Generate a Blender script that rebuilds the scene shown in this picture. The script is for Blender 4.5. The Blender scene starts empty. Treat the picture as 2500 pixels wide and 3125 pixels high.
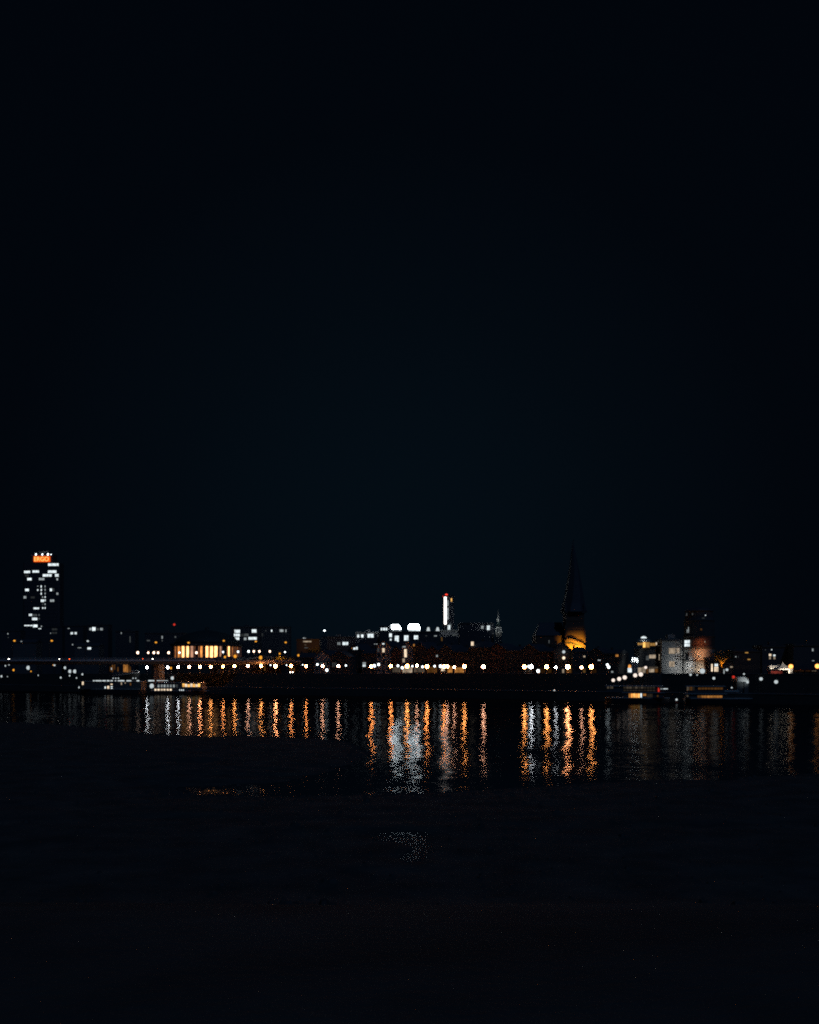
import bpy, math, random
from mathutils import Vector, Matrix
random.seed(7)
R = math.radians
sc = bpy.context.scene
col = sc.collection
F, H, HZ = 3055.0, 9.5, 2054.0          # focal length in photo pixels, eye height above the river, horizon row
ZP, ZQ = 9.2, 3.0                       # promenade and lower quay levels

# ------------------------------------------------------------------ layout helpers
QP = [(-400, 2102), (0, 2107), (440, 2115), (800, 2120), (1250, 2127), (1700, 2137), (2000, 2142), (2500, 2152), (2900, 2158)]
def lerp(a, b, t): return a + (b - a) * t
def Yq(px):
    for (a, ya), (b, yb) in zip(QP, QP[1:]):
        if a <= px <= b:
            return H * F / (lerp(ya, yb, (px - a) / (b - a)) - HZ)
    p = QP[0] if px < QP[0][0] else QP[-1]
    return H * F / (p[1] - HZ)
def W(px, py, Y): return Vector(((px - 1250) / F * Y, Y, H + (HZ - py) / F * Y))
def zat(py, Y): return H + (HZ - py) / F * Y
def tangent(px, d=0):
    a, b = W(px - 60, HZ, Yq(px - 60) + d), W(px + 60, HZ, Yq(px + 60) + d)
    return math.atan2(b.y - a.y, b.x - a.x)
ZO = {1: (0, 1640, 420 / 1725), 2: (400, 1880, 400 / 1725), 3: (780, 1880, 400 / 1725), 4: (1150, 1780, 400 / 1725),
      5: (1530, 1640, 370 / 1534), 6: (1850, 1840, 350 / 1725), 7: (2150, 1840, 350 / 1725)}
def zx(k, x): return ZO[k][0] + x * ZO[k][2]
def zy(k, y): return ZO[k][1] + y * ZO[k][2]
def w(k, x0, x1, y0, y1, m, nx=1, ny=1): return (zx(k, x0), zx(k, x1), zy(k, y0), zy(k, y1), m, nx, ny)

# ------------------------------------------------------------------ materials
M = {}
def newmat(name):
    m = bpy.data.materials.new(name); m.use_nodes = True
    nt = m.node_tree; nt.nodes.clear()
    out = nt.nodes.new('ShaderNodeOutputMaterial')
    return m, nt, out
def surf(name, c, rough=.8, var=.25, scale=1.2, spec=.3, metal=0):
    m, nt, out = newmat(name)
    b = nt.nodes.new('ShaderNodeBsdfPrincipled'); nt.links.new(b.outputs[0], out.inputs[0])
    n = nt.nodes.new('ShaderNodeTexNoise'); n.inputs['Scale'].default_value = scale; n.inputs['Detail'].default_value = 5
    tc = nt.nodes.new('ShaderNodeTexCoord'); nt.links.new(tc.outputs['Object'], n.inputs['Vector'])
    r = nt.nodes.new('ShaderNodeMapRange'); r.inputs['To Min'].default_value = 1 - var; r.inputs['To Max'].default_value = 1 + var
    nt.links.new(n.outputs[0], r.inputs[0])
    mx = nt.nodes.new('ShaderNodeVectorMath'); mx.operation = 'SCALE'; mx.inputs[0].default_value = c
    nt.links.new(r.outputs[0], mx.inputs['Scale']); nt.links.new(mx.outputs[0], b.inputs['Base Color'])
    b.inputs['Roughness'].default_value = rough; b.inputs['Specular IOR Level'].default_value = spec; b.inputs['Metallic'].default_value = metal
    M[name] = m; return m
def brick(name, c, c2, scale=1.0):
    m, nt, out = newmat(name)
    b = nt.nodes.new('ShaderNodeBsdfPrincipled'); nt.links.new(b.outputs[0], out.inputs[0])
    t = nt.nodes.new('ShaderNodeTexBrick'); t.inputs['Color1'].default_value = (*c, 1); t.inputs['Color2'].default_value = (*c2, 1)
    t.inputs['Mortar'].default_value = (.16, .15, .14, 1); t.inputs['Scale'].default_value = scale
    t.inputs['Brick Width'].default_value = .6; t.inputs['Row Height'].default_value = .25; t.inputs['Mortar Size'].default_value = .02
    tc = nt.nodes.new('ShaderNodeTexCoord'); mp = nt.nodes.new('ShaderNodeMapping'); mp.inputs['Rotation'].default_value = (R(90), 0, 0)
    nt.links.new(tc.outputs['Object'], mp.inputs['Vector']); nt.links.new(mp.outputs[0], t.inputs['Vector'])
    nt.links.new(t.outputs[0], b.inputs['Base Color']); b.inputs['Roughness'].default_value = .85
    M[name] = m; return m
def emit(name, c, s, var=0.0, scale=1.3, sample=True):
    m, nt, out = newmat(name)
    e = nt.nodes.new('ShaderNodeEmission'); e.inputs[0].default_value = (*c, 1); e.inputs[1].default_value = s
    nt.links.new(e.outputs[0], out.inputs[0])
    if var:
        n = nt.nodes.new('ShaderNodeTexNoise'); n.inputs['Scale'].default_value = scale; n.inputs['Detail'].default_value = 3
        tc = nt.nodes.new('ShaderNodeTexCoord'); mp = nt.nodes.new('ShaderNodeMapping'); mp.inputs['Scale'].default_value = (1, 1, .45)
        nt.links.new(tc.outputs['Object'], mp.inputs[0]); nt.links.new(mp.outputs[0], n.inputs['Vector'])
        r = nt.nodes.new('ShaderNodeMapRange'); r.inputs[1].default_value = .3; r.inputs[2].default_value = .7
        r.inputs['To Min'].default_value = s * (1 - var); r.inputs['To Max'].default_value = s * (1 + var)
        nt.links.new(n.outputs[0], r.inputs[0]); nt.links.new(r.outputs[0], e.inputs[1])
    if not sample: m.cycles.emission_sampling = 'NONE'
    M[name] = m; return m

surf('render_wall', (.10, .095, .09)); surf('grey_wall', (.14, .15, .155)); surf('pale_wall', (.42, .41, .38)); surf('dark_wall', (.10, .10, .11))
surf('slate', (.085, .095, .11), .6, .35, 3); surf('roof_tile', (.14, .06, .045), .75, .35, 3); surf('copper', (.045, .07, .065), .6)
surf('stone', (.12, .115, .105), .9, .3, .7); surf('asphalt', (.05, .05, .052), .85, .3, .5); surf('paving', (.08, .078, .075), .85, .25, .8)
surf('iron', (.03, .032, .035), .45, .2, 4, .5); surf('dark_glass', (.012, .014, .018), .12, .1, 1, .6); surf('frame', (.12, .12, .12), .6)
surf('white_paint', (.75, .75, .73), .4, .08, 2); surf('hull_blue', (.03, .05, .09), .35, .15, 2); surf('hull_dark', (.035, .035, .04), .4, .2, 2)
surf('canvas', (.78, .76, .72), .8, .06, 3); surf('red_canvas', (.35, .05, .04), .8, .2, 2); surf('bark', (.10, .075, .055), .95, .4, 6)
surf('leaf', (.09, .085, .03), .6, .5, .9); surf('leaf_green', (.045, .075, .025), .6, .5, .9)
surf('rubber', (.02, .02, .02), .8); surf('car_paint', (.10, .11, .13), .3, .05, 2, .6); surf('car_light', (.5, .5, .5), .3, .05, 2, .6); surf('concrete', (.33, .33, .32), .85, .25, .6)
brick('brick_red', (.13, .065, .05), (.10, .05, .04)); brick('brick_brown', (.10, .07, .055), (.08, .055, .045))
brick('church_brick', (.22, .11, .07), (.18, .085, .055))

CW, CWm, CO, CA, CR = (.86, .97, 1.0), (1.0, .66, .38), (1.0, .40, .085), (1.0, .52, .12), (1.0, .05, .03)
CN = (.92, .98, 1.0)
# lit windows: bright / medium / dim for each tone
for nm, c, vals in (('w', CW, (1.0, .36, .07, .022)), ('m', (1, .78, .55), (1.1, .36, .07, .022)), ('o', CO, (1.3, .40, .09, .025)), ('y', (1, .52, .13), (1.4, .42, .09, .025))):
    for i, v in enumerate(vals):
        emit('win_' + nm + str(i), c, v, .6 if i else .5, .9, sample=i < 2)
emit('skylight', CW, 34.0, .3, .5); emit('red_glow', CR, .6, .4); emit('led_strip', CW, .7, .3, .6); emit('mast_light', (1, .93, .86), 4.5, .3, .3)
# lamps
emit('lamp_white', (.95, .97, 1.0), 72); emit('lamp_pale', (1.0, .44, .25), 86); emit('lamp_orange', (1.0, .28, .065), 150); emit('lamp_gold', (1.0, .32, .075), 135)
emit('lamp_strong', (1.0, .34, .13), 215); emit('lamp_ramp', (1.0, .84, .74), 1.1); emit('lamp_amber', (1.0, .36, .08), 3); emit('lamp_sodium', (1.0, .40, .035), 1.0); emit('lamp_red', CR, 1.6); emit('lamp_soft', (1, .66, .48), 4); emit('lamp_small', CW, 4.5); emit('lamp_faint', CW, .62)
emit('sign_orange', (1, .12, .01), 1.0); emit('sign_letter', (1, .52, .12), 1.5); emit('tail_light', (1, .10, .02), 8); emit('head_light', (1, .93, .8), 16)

# ------------------------------------------------------------------ mesh builder
class MB:
    def __init__(s): s.v, s.f, s.m = [], [], []
    def add(s, vs, fs, mi=0):
        o = len(s.v); s.v += [tuple(v) for v in vs]
        for f in fs: s.f.append(tuple(o + i for i in f)); s.m.append(mi)
        return s
    def box(s, x0, x1, y0, y1, z0, z1, mi=0):
        return s.add([(x0, y0, z0), (x1, y0, z0), (x1, y1, z0), (x0, y1, z0), (x0, y0, z1), (x1, y0, z1), (x1, y1, z1), (x0, y1, z1)],
                     [(0, 3, 2, 1), (4, 5, 6, 7), (0, 1, 5, 4), (1, 2, 6, 5), (2, 3, 7, 6), (3, 0, 4, 7)], mi)
    def prism(s, prof, y0, y1, mi=0):        # profile in x-z swept along y
        n = len(prof)
        vs = [(x, y0, z) for x, z in prof] + [(x, y1, z) for x, z in prof]
        fs = [tuple(range(n)), tuple(range(2 * n - 1, n - 1, -1))] + [(i, i + n, (i + 1) % n + n, (i + 1) % n) for i in range(n)]
        return s.add(vs, fs, mi)
    def plan(s, pts, z0, z1, mi=0, sc1=1.0):  # plan polygon extruded upwards
        n = len(pts); cx = sum(p[0] for p in pts) / n; cy = sum(p[1] for p in pts) / n
        vs = [(x, y, z0) for x, y in pts] + [(cx + (x - cx) * sc1, cy + (y - cy) * sc1, z1) for x, y in pts]
        fs = [tuple(range(n - 1, -1, -1)), tuple(range(n, 2 * n))] + [(i, (i + 1) % n, (i + 1) % n + n, i + n) for i in range(n)]
        return s.add(vs, fs, mi)
    def lathe(s, prof, n=20, cx=0, cy=0, mi=0):
        vs, fs = [], []
        for r, z in prof:
            for k in range(n):
                a = 2 * math.pi * k / n; vs.append((cx + r * math.cos(a), cy + r * math.sin(a), z))
        for j in range(len(prof) - 1):
            for k in range(n):
                k2 = (k + 1) % n; fs.append((j * n + k, j * n + k2, (j + 1) * n + k2, (j + 1) * n + k))
        fs.append(tuple(range(n - 1, -1, -1))); L = (len(prof) - 1) * n; fs.append(tuple(range(L, L + n)))
        return s.add(vs, fs, mi)
    def ball(s, x, y, z, r, mi=0, n=10, rings=6, sz=1.0):
        return s.lathe([(r * math.sin(math.pi * (i + .02) / (rings + .04)), z - r * sz * math.cos(math.pi * (i + .02) / (rings + .04))) for i in range(rings + 1)], n, x, y, mi)
    def tube(s, p, q, r0, r1, n=6, mi=0):
        p, q = Vector(p), Vector(q); d = (q - p).normalized()
        a = d.cross(Vector((0, 0, 1)) if abs(d.z) < .9 else Vector((1, 0, 0))).normalized(); b = d.cross(a)
        vs = [p + (a * math.cos(t) + b * math.sin(t)) * r0 for t in (2 * math.pi * k / n for k in range(n))]
        vs += [q + (a * math.cos(t) + b * math.sin(t)) * r1 for t in (2 * math.pi * k / n for k in range(n))]
        return s.add(vs, [tuple(range(n)), tuple(range(2 * n - 1, n - 1, -1))] + [(i, i + n, (i + 1) % n + n, (i + 1) % n) for i in range(n)], mi)
    def mesh(s, name, mats, smooth=False):
        me = bpy.data.meshes.new(name); me.from_pydata(s.v, [], s.f)
        for m in (mats if isinstance(mats, (list, tuple)) else [mats]): me.materials.append(M[m])
        me.polygons.foreach_set('material_index', s.m)
        if smooth: me.polygons.foreach_set('use_smooth', [True] * len(s.f))
        me.update(); return me
    def build(s, name, mats, parent=None, loc=(0, 0, 0), rz=0, smooth=False):
        return link(name, s.mesh(name, mats, smooth), parent, loc, rz)
def link(name, me, parent=None, loc=(0, 0, 0), rz=0):
    o = bpy.data.objects.new(name, me); col.objects.link(o)
    o.parent = parent; o.location = loc; o.rotation_euler = (0, 0, rz); return o
def tag(o, label, cat, group=None):
    o['label'] = label; o['category'] = cat
    if group: o['group'] = group
    return o
def thing(name, label, cat, loc, rz=0, group=None):
    o = bpy.data.objects.new(name, None); col.objects.link(o); o.empty_display_size = .5
    o.location = loc; o.rotation_euler = (0, 0, rz); return tag(o, label, cat, group)
def structure(name, mb, mats, smooth=False):
    o = mb.build(name, mats, smooth=smooth); o['kind'] = 'structure'; return o
def light(name, kind, loc, c, e, r=.3, target=None, spot=None):
    l = bpy.data.lights.new(name, kind); l.color = c; l.energy = e; l.shadow_soft_size = r
    o = bpy.data.objects.new(name, l); col.objects.link(o); o.location = loc
    if spot: l.spot_size = R(spot); l.spot_blend = .8
    if target is not None: o.rotation_euler = (Vector(target) - Vector(loc)).to_track_quat('-Z', 'Y').to_euler()
    return o

# ------------------------------------------------------------------ a front (plane of a facade): pixels -> local metres
class Front:
    def __init__(s, px, Y, ang=0.0, base=ZP):
        s.p = W(px, HZ, Y); s.ang = ang; s.base = base; s.u = (math.cos(ang), math.sin(ang))
    def sy(s, px):
        k = (px - 1250) / F      # x = k*y on the line p + t*u
        t = (k * s.p.y - s.p.x) / (s.u[0] - k * s.u[1]); return t, s.p.y + t * s.u[1]
    def s(self, px): return self.sy(px)[0]
    def z(self, px, py): return zat(py, self.sy(px)[1]) - self.base
    @property
    def loc(s): return (s.p.x, s.p.y, s.base)

def window_mesh(x0, x1, z0, z1, nx, ny, fr=.07, proud=.06):
    mb = MB(); wd, ht = x1 - x0, z1 - z0
    fr = min(fr + .004 * abs(wd), wd * .12, ht * .12)
    b = fr * .9
    for i in range(nx + 1):
        c = x0 + wd * i / nx; mb.box(c - b / 2, c + b / 2, -proud, .1, z0, z1, 0)
    for j in range(ny + 1):
        c = z0 + ht * j / ny; mb.box(x0 - b / 2 + .001, x1 + b / 2 - .001, -proud + .012, .1, c - b / 2, c + b / 2, 0)
    for i in range(nx):
        for j in range(ny):
            xa, xb = x0 + wd * i / nx + b / 2, x0 + wd * (i + 1) / nx - b / 2
            za, zb = z0 + ht * j / ny + b / 2, z0 + ht * (j + 1) / ny - b / 2
            mb.add([(xa, -.03, za), (xb, -.03, za), (xb, -.03, zb), (xa, -.03, zb)], [(0, 1, 2, 3)], 1)
    return mb
def add_windows(root, fr, wins, name='window', off=0.0):
    for wn in wins:
        px0, px1, py0, py1, m = wn[:5]; nx, ny = wn[5:7] if len(wn) > 6 else (1, 1)
        pc = (px0 + px1) / 2
        window_mesh(fr.s(px0), fr.s(px1), fr.z(pc, py1), fr.z(pc, py0), nx, ny).build(name, ['frame', m], root, (0, off, 0))

DW = window_mesh(-.5, .5, 0, 1.5, 2, 2).mesh('window', ['frame', 'dark_glass'])
DOOR = MB().box(-.6, .6, -.06, .1, 0, 2.3).box(-.48, .48, -.09, -.06, .1, 2.2).mesh('door', ['frame'])
DORMER = MB().box(-.6, .6, -.2, 1.2, 0, 1.2).prism([(-.8, 1.2), (.8, 1.2), (0, 1.9)], -.3, 1.2).mesh('dormer', ['slate'])
def building(name, label, cat, px0, px1, pytop, Y, wins=(), wall='grey_wall', roof='flat', pyeave=None, depth=11, ang=0.0, base=ZP, roofmat='slate', group=None, dark=False, chimney=True, plinth=True):
    pc = (px0 + px1) / 2
    fr = Front(pc, Y, ang, base); root = thing(name, label, cat, fr.loc, ang, group)
    x0, x1 = fr.s(px0) + .03, fr.s(px1) - .03
    zt = zat(pytop, Y) - base; ze = zt if roof == 'flat' else zat(pyeave, Y) - base
    mb = MB()
    if roof == 'gable':      # gable towards the river
        mb.prism([(x0, 0), (x1, 0), (x1, ze), ((x0 + x1) / 2, zt - .15), (x0, ze)], 0, depth)
    else: mb.box(x0, x1, 0, depth, 0, ze)
    mb.build('wall', wall, root)
    rb = MB(); xm = (x0 + x1) / 2; t = .22
    if roof == 'flat':
        rb.box(x0 - .15, x1 + .15, -.2, depth + .2, ze, ze + .35); rb.box(x0 + .3, x1 - .3, .3, depth - .3, ze + .35, ze + .5)
        rb.build('roof', roofmat, root)
        if chimney:
            MB().box(xm - 1.2, xm + 1.4, depth * .5, depth * .5 + 2, ze + .5, ze + 1.9).build('roof_house', wall, root)
    else:
        if roof == 'gable':
            for a, b in ((x0 - .2, ze - .2), (x1 + .2, ze - .2)):
                rb.prism([(a, b), (xm, zt), (xm, zt + t), (a, b + t)] if a < xm else [(a, b), (a, b + t), (xm, zt + t), (xm, zt)], -.25, depth + .25)
        elif roof == 'ridge':  # ridge along the street
            rb.add([(x0 - .1, -.35, ze), (x1 + .1, -.35, ze), (x1 + .1, depth + .35, ze), (x0 - .1, depth + .35, ze), (x0 - .1, depth / 2, zt), (x1 + .1, depth / 2, zt)],
                   [(0, 1, 5, 4), (2, 3, 4, 5), (0, 4, 3), (1, 2, 5), (0, 3, 2, 1)])
        else:                  # hip
            h = min((x1 - x0) * .3, 4)
            rb.add([(x0 - .2, -.3, ze), (x1 + .2, -.3, ze), (x1 + .2, depth + .3, ze), (x0 - .2, depth + .3, ze), (x0 + h, depth / 2, zt), (x1 - h, depth / 2, zt)],
                   [(0, 1, 5, 4), (2, 3, 4, 5), (0, 4, 3), (1, 2, 5), (0, 3, 2, 1)])
        rb.build('roof', roofmat, root)
        if chimney:
            cx = lerp(x0, x1, random.uniform(.2, .35))
            MB().box(cx - .35, cx + .35, depth * .55, depth * .55 + .7, ze + .1, zt + .7).box(cx - .45, cx + .45, depth * .55 - .1, depth * .55 + .8, zt + .7, zt + .85).build('chimney', 'brick_brown', root)
    if roof != 'gable': MB().box(x0 - .1, x1 + .1, -.28, -.001, ze - .45, ze - .02).build('cornice', 'stone', root)
    add_windows(root, fr, wins)
    if dark:
        wd = x1 - x0; nb = max(2, int(wd / 2.4)); nf = max(1, int((ze - .6) / 3.3))
        boxes = [(fr.s(a[0]) - .6, fr.s(a[1]) + .6, fr.z(pc, a[3]) - .2, fr.z(pc, a[2]) + .2) for a in wins]
        for j in range(nf):
            for i in range(nb):
                cx = x0 + wd * (i + .5) / nb; cz = 1.0 + j * 3.3
                if cz + 1.6 > ze - .5 or any(b[0] < cx + .0 < b[1] and cz < b[3] and cz + 1.5 > b[2] for b in boxes): continue
                if j == 0 and i == nb // 2: link('door', DOOR, root, (cx, 0, 0)); continue
                link('window', DW, root, (cx, 0, cz))
    return root, fr

# ------------------------------------------------------------------ setting: river, quays, promenade, city ground, near bank
PXS = list(range(-1400, 3700, 50))
def strip(d0, z0, d1, z1, d2=None):
    a = [W(p, HZ, Yq(p)) for p in PXS]
    return a
def sheet(name, d0, d1, z, mats):
    mb = MB(); a = [W(p, HZ, Yq(p) + d0) for p in PXS]; b = [W(p, HZ, Yq(p) + d1) for p in PXS]; n = len(PXS)
    mb.add([(v.x, v.y, z) for v in a] + [(v.x, v.y, z) for v in b], [(i, i + 1, n + i + 1, n + i) for i in range(n - 1)])
    return structure(name, mb, mats)
sheet('promenade', 26.6, 110, ZP, 'paving'); sheet('quay', .6, 26.6, ZQ, 'asphalt')
g = MB(); a = [W(p, HZ, Yq(p) + 109.5) for p in PXS]; n = len(PXS)
g.add([(v.x, v.y, ZP - .01) for v in a] + [(v.x * 9, 5200, ZP - .01) for v in a], [(i, i + 1, n + i + 1, n + i) for i in range(n - 1)])
structure('city_ground', g, 'asphalt')
def wall_run(name, label, d, th, z0, z1, mats, cap=.25):
    root = thing(name, label, 'wall', W(1250, HZ, Yq(1250) + d)); o = root.location
    def run(d0, d1, za, zb):
        mb = MB(); n = len(PXS)
        rows = [[W(p, HZ, Yq(p) + dd) for p in PXS] for dd in (d0, d0, d1, d1)]
        zz = (za, zb, zb, za); vs = [(v.x - o.x, v.y - o.y, zz[r]-o.z) for r in range(4) for v in rows[r]]
        fs = [(r * n + i, r * n + i + 1, ((r + 1) % 4) * n + i + 1, ((r + 1) % 4) * n + i) for r in range(4) for i in range(n - 1)]
        return mb.add(vs, fs)
    run(d, d + th, z0, z1).build('masonry', 'stone', root); run(d - .12, d + th + .1, z1, z1 + cap).build('coping', 'concrete', root)
wall_run('quay_wall', 'long dark stone wall rising straight out of the river along the far bank', 0, .6, -2, ZQ, 'stone')
wall_run('promenade_wall', 'long dark stone retaining wall holding up the lamp lit promenade above the lower quay', 26, .6, ZQ - .3, ZP - .1, 'stone', .2)

# river
m, nt, out = newmat('river'); M['river'] = m
N = nt.nodes.new; Lk = nt.links.new
b = N('ShaderNodeBsdfAnisotropic'); b.distribution = 'BECKMANN'; b.inputs['Color'].default_value = (.21, .22, .23, 1); b.inputs['Anisotropy'].default_value = 0.0
df = N('ShaderNodeBsdfDiffuse'); df.inputs[0].default_value = (.06, .08, .09, 1); fn = N('ShaderNodeFresnel'); fn.inputs[0].default_value = 1.33
mxs = N('ShaderNodeMixShader'); Lk(fn.outputs[0], mxs.inputs[0]); Lk(df.outputs[0], mxs.inputs[1]); Lk(b.outputs[0], mxs.inputs[2]); Lk(mxs.outputs[0], out.inputs[0])
tg = N('ShaderNodeCombineXYZ'); tg.inputs[0].default_value = 1; Lk(tg.outputs[0], b.inputs['Tangent'])   # long crested ripples
tc = N('ShaderNodeTexCoord')
def noise(sx, sy, scale, detail, rough=.55):
    mp = N('ShaderNodeMapping'); mp.inputs['Scale'].default_value = (sx, sy, 1); Lk(tc.outputs['Object'], mp.inputs[0])
    n = N('ShaderNodeTexNoise'); n.inputs['Scale'].default_value = scale; n.inputs['Detail'].default_value = detail; n.inputs['Roughness'].default_value = rough
    Lk(mp.outputs[0], n.inputs['Vector']); return n
def vm(op, a, b_=None):
    v = N('ShaderNodeVectorMath'); v.operation = op
    for i, q in enumerate((a, b_)):
        if q is None: continue
        if isinstance(q, tuple): v.inputs[i].default_value = q
        else: Lk(q, v.inputs[i])
    return v.outputs[0]
n1 = noise(.8, 1, 1.1, 3, .6); n2 = noise(1.3, 1, .045, 6, .74); patch = noise(.15, 1, .03, 2)
s1 = vm('MULTIPLY', vm('SUBTRACT', n1.outputs['Color'], (.5, .5, .5)), (.12, .11, 0))
s2 = vm('MULTIPLY', vm('SUBTRACT', n2.outputs['Color'], (.5, .5, .5)), (.28, .16, 0))
pr = N('ShaderNodeMapRange'); pr.inputs[1].default_value = .36; pr.inputs[2].default_value = .62; pr.inputs[3].default_value = .55; pr.inputs[4].default_value = 1.15
Lk(patch.outputs[0], pr.inputs[0])
sm = N('ShaderNodeVectorMath'); sm.operation = 'SCALE'; Lk(vm('ADD', s1, s2), sm.inputs[0]); Lk(pr.outputs[0], sm.inputs['Scale'])
nn = vm('NORMALIZE', vm('ADD', sm.outputs[0], (0, 0, 1))); Lk(nn, b.inputs['Normal'])
rr = N('ShaderNodeMapRange'); rr.inputs[1].default_value = .36; rr.inputs[2].default_value = .62; rr.inputs[3].default_value = .13; rr.inputs[4].default_value = .16
Lk(patch.outputs[0], rr.inputs[0]); Lk(rr.outputs[0], b.inputs['Roughness'])
rv = MB().add([(-1500, 20, 0), (1500, 20, 0), (1500, 1500, 0), (-1500, 1500, 0)], [(0, 1, 2, 3)])
structure('river', rv, 'river')

# near bank: beach with a spit from the left; z from signed distance to the waterline
def gp(px, py): v = (py - HZ); Y = H * F / v; return ((px - 1250) / F * Y, Y)
shore = [gp(*p) for p in ((-900, 2196), (-300, 2200), (90, 2206), (300, 2221), (440, 2242), (620, 2247), (800, 2249), (1000, 2256), (1085, 2272), (1125, 2298), (1080, 2330), (960, 2366), (800, 2396), (660, 2400), (560, 2398), (515, 2406), (560, 2418), (660, 2428), (900, 2432), (1250, 2420), (1500, 2411), (1800, 2392), (2150, 2378), (2500, 2362), (3200, 2350))]
poly = shore + [(400, 900), (-400, 900)]
def inside(x, y):
    c = False
    for (xa, ya), (xb, yb) in zip(poly, poly[1:] + poly[:1]):
        if (ya > y) != (yb > y) and x < (xb - xa) * (y - ya) / (yb - ya) + xa: c = not c
    return c
def sdist(x, y):
    d = 1e9
    for (xa, ya), (xb, yb) in zip(shore, shore[1:]):
        dx, dy = xb - xa, yb - ya; t = max(0, min(1, ((x - xa) * dx + (y - ya) * dy) / (dx * dx + dy * dy)))
        d = min(d, math.hypot(x - xa - t * dx, y - ya - t * dy))
    return d
from mathutils import noise as mn
PUD = (.35, 51.5)
def bank_z(x, y):
    d = sdist(x, y) * (-1 if inside(x, y) else 1)
    if d < 0: z = max(-1.5, d * .08)
    else:
        z = .62 * (1 - math.exp(-d * .09)) + .05 * mn.noise((x * .12, y * .12, 0)) * min(1, d * .2)
        z += .03 * mn.noise((x * .5, y * .5, 3)) * min(1, d * .3)
    t = max(0, min(1, (42 - y) / 40)); z += 7.2 * t * t * (3 - 2 * t) if d > 0 else 0
    z -= .8 * math.exp(-((x + 22.3) / 1.2) ** 2 - ((y - 103) / 1.6) ** 2)   # shallow pool
    z += .10 * mn.noise((x * .16, y * .30, 7)) + .05 * mn.noise((x * .5, y * .7, 2))
    q = ((x - PUD[0] + .8 * mn.noise((x * .3, y * .3, 9))) / .85) ** 2 + ((y - PUD[1]) / 6.8) ** 2 + .5 * mn.noise((x * .9, y * .5, 5)) + .5 * mn.noise((x * 2.2, y * 1.3, 8))
    z -= .22 * max(0, 1 - q)
    return z
ys = [-12 + 3 * i for i in range(16)] + [36 + .8 * i for i in range(84)] + [104 + 2.2 * i for i in range(48)]
xs = [-240 + 6 * i for i in range(22)] + [-108 + 1.5 * i for i in range(70)] + [-3 + .5 * i for i in range(16)] + [5 + 1.5 * i for i in range(45)] + [72.5 + 6 * i for i in range(20)]
mb = MB(); mb.add([(x, y, bank_z(x, y)) for y in ys for x in xs], [(j * len(xs) + i, j * len(xs) + i + 1, (j + 1) * len(xs) + i + 1, (j + 1) * len(xs) + i) for j in range(len(ys) - 1) for i in range(len(xs) - 1)])
m, nt, out = newmat('wet_sand'); M['wet_sand'] = m; N = nt.nodes.new; Lk = nt.links.new
b = N('ShaderNodeBsdfPrincipled'); Lk(b.outputs[0], out.inputs[0]); tc = N('ShaderNodeTexCoord')
n1 = noise(1, 1, .35, 6, .6); cr = N('ShaderNodeValToRGB'); cr.color_ramp.elements[0].color = (.06, .064, .064, 1); cr.color_ramp.elements[1].color = (.12, .118, .11, 1)
cr.color_ramp.elements[0].position = .35; cr.color_ramp.elements[1].position = .7
Lk(n1.outputs[0], cr.inputs[0]); Lk(cr.outputs[0], b.inputs['Base Color']); b.inputs['Roughness'].default_value = .9; b.inputs['Specular IOR Level'].default_value = .06
n2 = noise(1, 1, 6, 4); bp = N('ShaderNodeBump'); bp.inputs['Strength'].default_value = .5; bp.inputs['Distance'].default_value = .05
Lk(n2.outputs[0], bp.inputs['Height']); Lk(bp.outputs[0], b.inputs['Normal'])
structure('riverbank', mb, 'wet_sand', smooth=True)
# puddle lying in its hollow
pmat = M['river'].copy(); pmat.name = 'puddle'; M['puddle'] = pmat
for nd in pmat.node_tree.nodes:
    if nd.type == 'MAP_RANGE' and nd.inputs[3].default_value < .2: nd.inputs[3].default_value = .205; nd.inputs[4].default_value = .22
    if nd.type == 'TEX_NOISE': nd.inputs['Scale'].default_value *= 14
    if nd.type == 'VECT_MATH' and nd.operation == 'MULTIPLY': nd.inputs[1].default_value = [q * .6 for q in nd.inputs[1].default_value]
    if nd.type == 'BSDF_GLOSSY': nd.inputs['Color'].default_value = (.16, .18, .20, 1)
pm = MB(); pm.add([(6.0 * math.cos(t), 8.0 * math.sin(t), 0) for t in (2 * math.pi * k / 40 for k in range(40))], [tuple(range(40))])
pu = pm.build('puddle', 'puddle', None, (PUD[0], PUD[1], .50)); pu['kind'] = 'structure'

# pebbles and stones strewn over the near bank, thicker by the water
pbm = MB(); rs = random.Random(4)
for i in range(2600):
    if i < 1500:
        k = rs.randrange(len(shore) - 1); t = rs.random(); x = lerp(shore[k][0], shore[k + 1][0], t) + rs.gauss(0, 1.2); y = lerp(shore[k][1], shore[k + 1][1], t) - abs(rs.gauss(0, 2.2))
    else: x, y = rs.uniform(-40, 40), rs.uniform(14, 80)
    if not (-100 < x < 100 and 10 < y < 200) or (x - PUD[0]) ** 2 / 3 + (y - PUD[1]) ** 2 / 60 < 1: continue
    r = rs.uniform(.05, .16) * (1 + (rs.random() < .06)); z = bank_z(x, y)
    if z < -.15: continue
    n_ = 6; a0 = rs.random() * 6; el_ = rs.uniform(.7, 1.4)
    pts = [(x + r * el_ * math.cos(a0 + k * 6.283 / n_) * rs.uniform(.75, 1.2), y + r * math.sin(a0 + k * 6.283 / n_) * rs.uniform(.75, 1.2), z - .03) for k in range(n_)]
    top = [(x + (px_ - x) * .6, y + (py_ - y) * .6, z + r * rs.uniform(.35, .65)) for px_, py_, _ in pts]
    pbm.add(pts + top, [(j, (j + 1) % n_, (j + 1) % n_ + n_, j + n_) for j in range(n_)] + [tuple(range(n_, 2 * n_))])
surf('pebble', (.07, .07, .068), .7, .5, .8)
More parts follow.
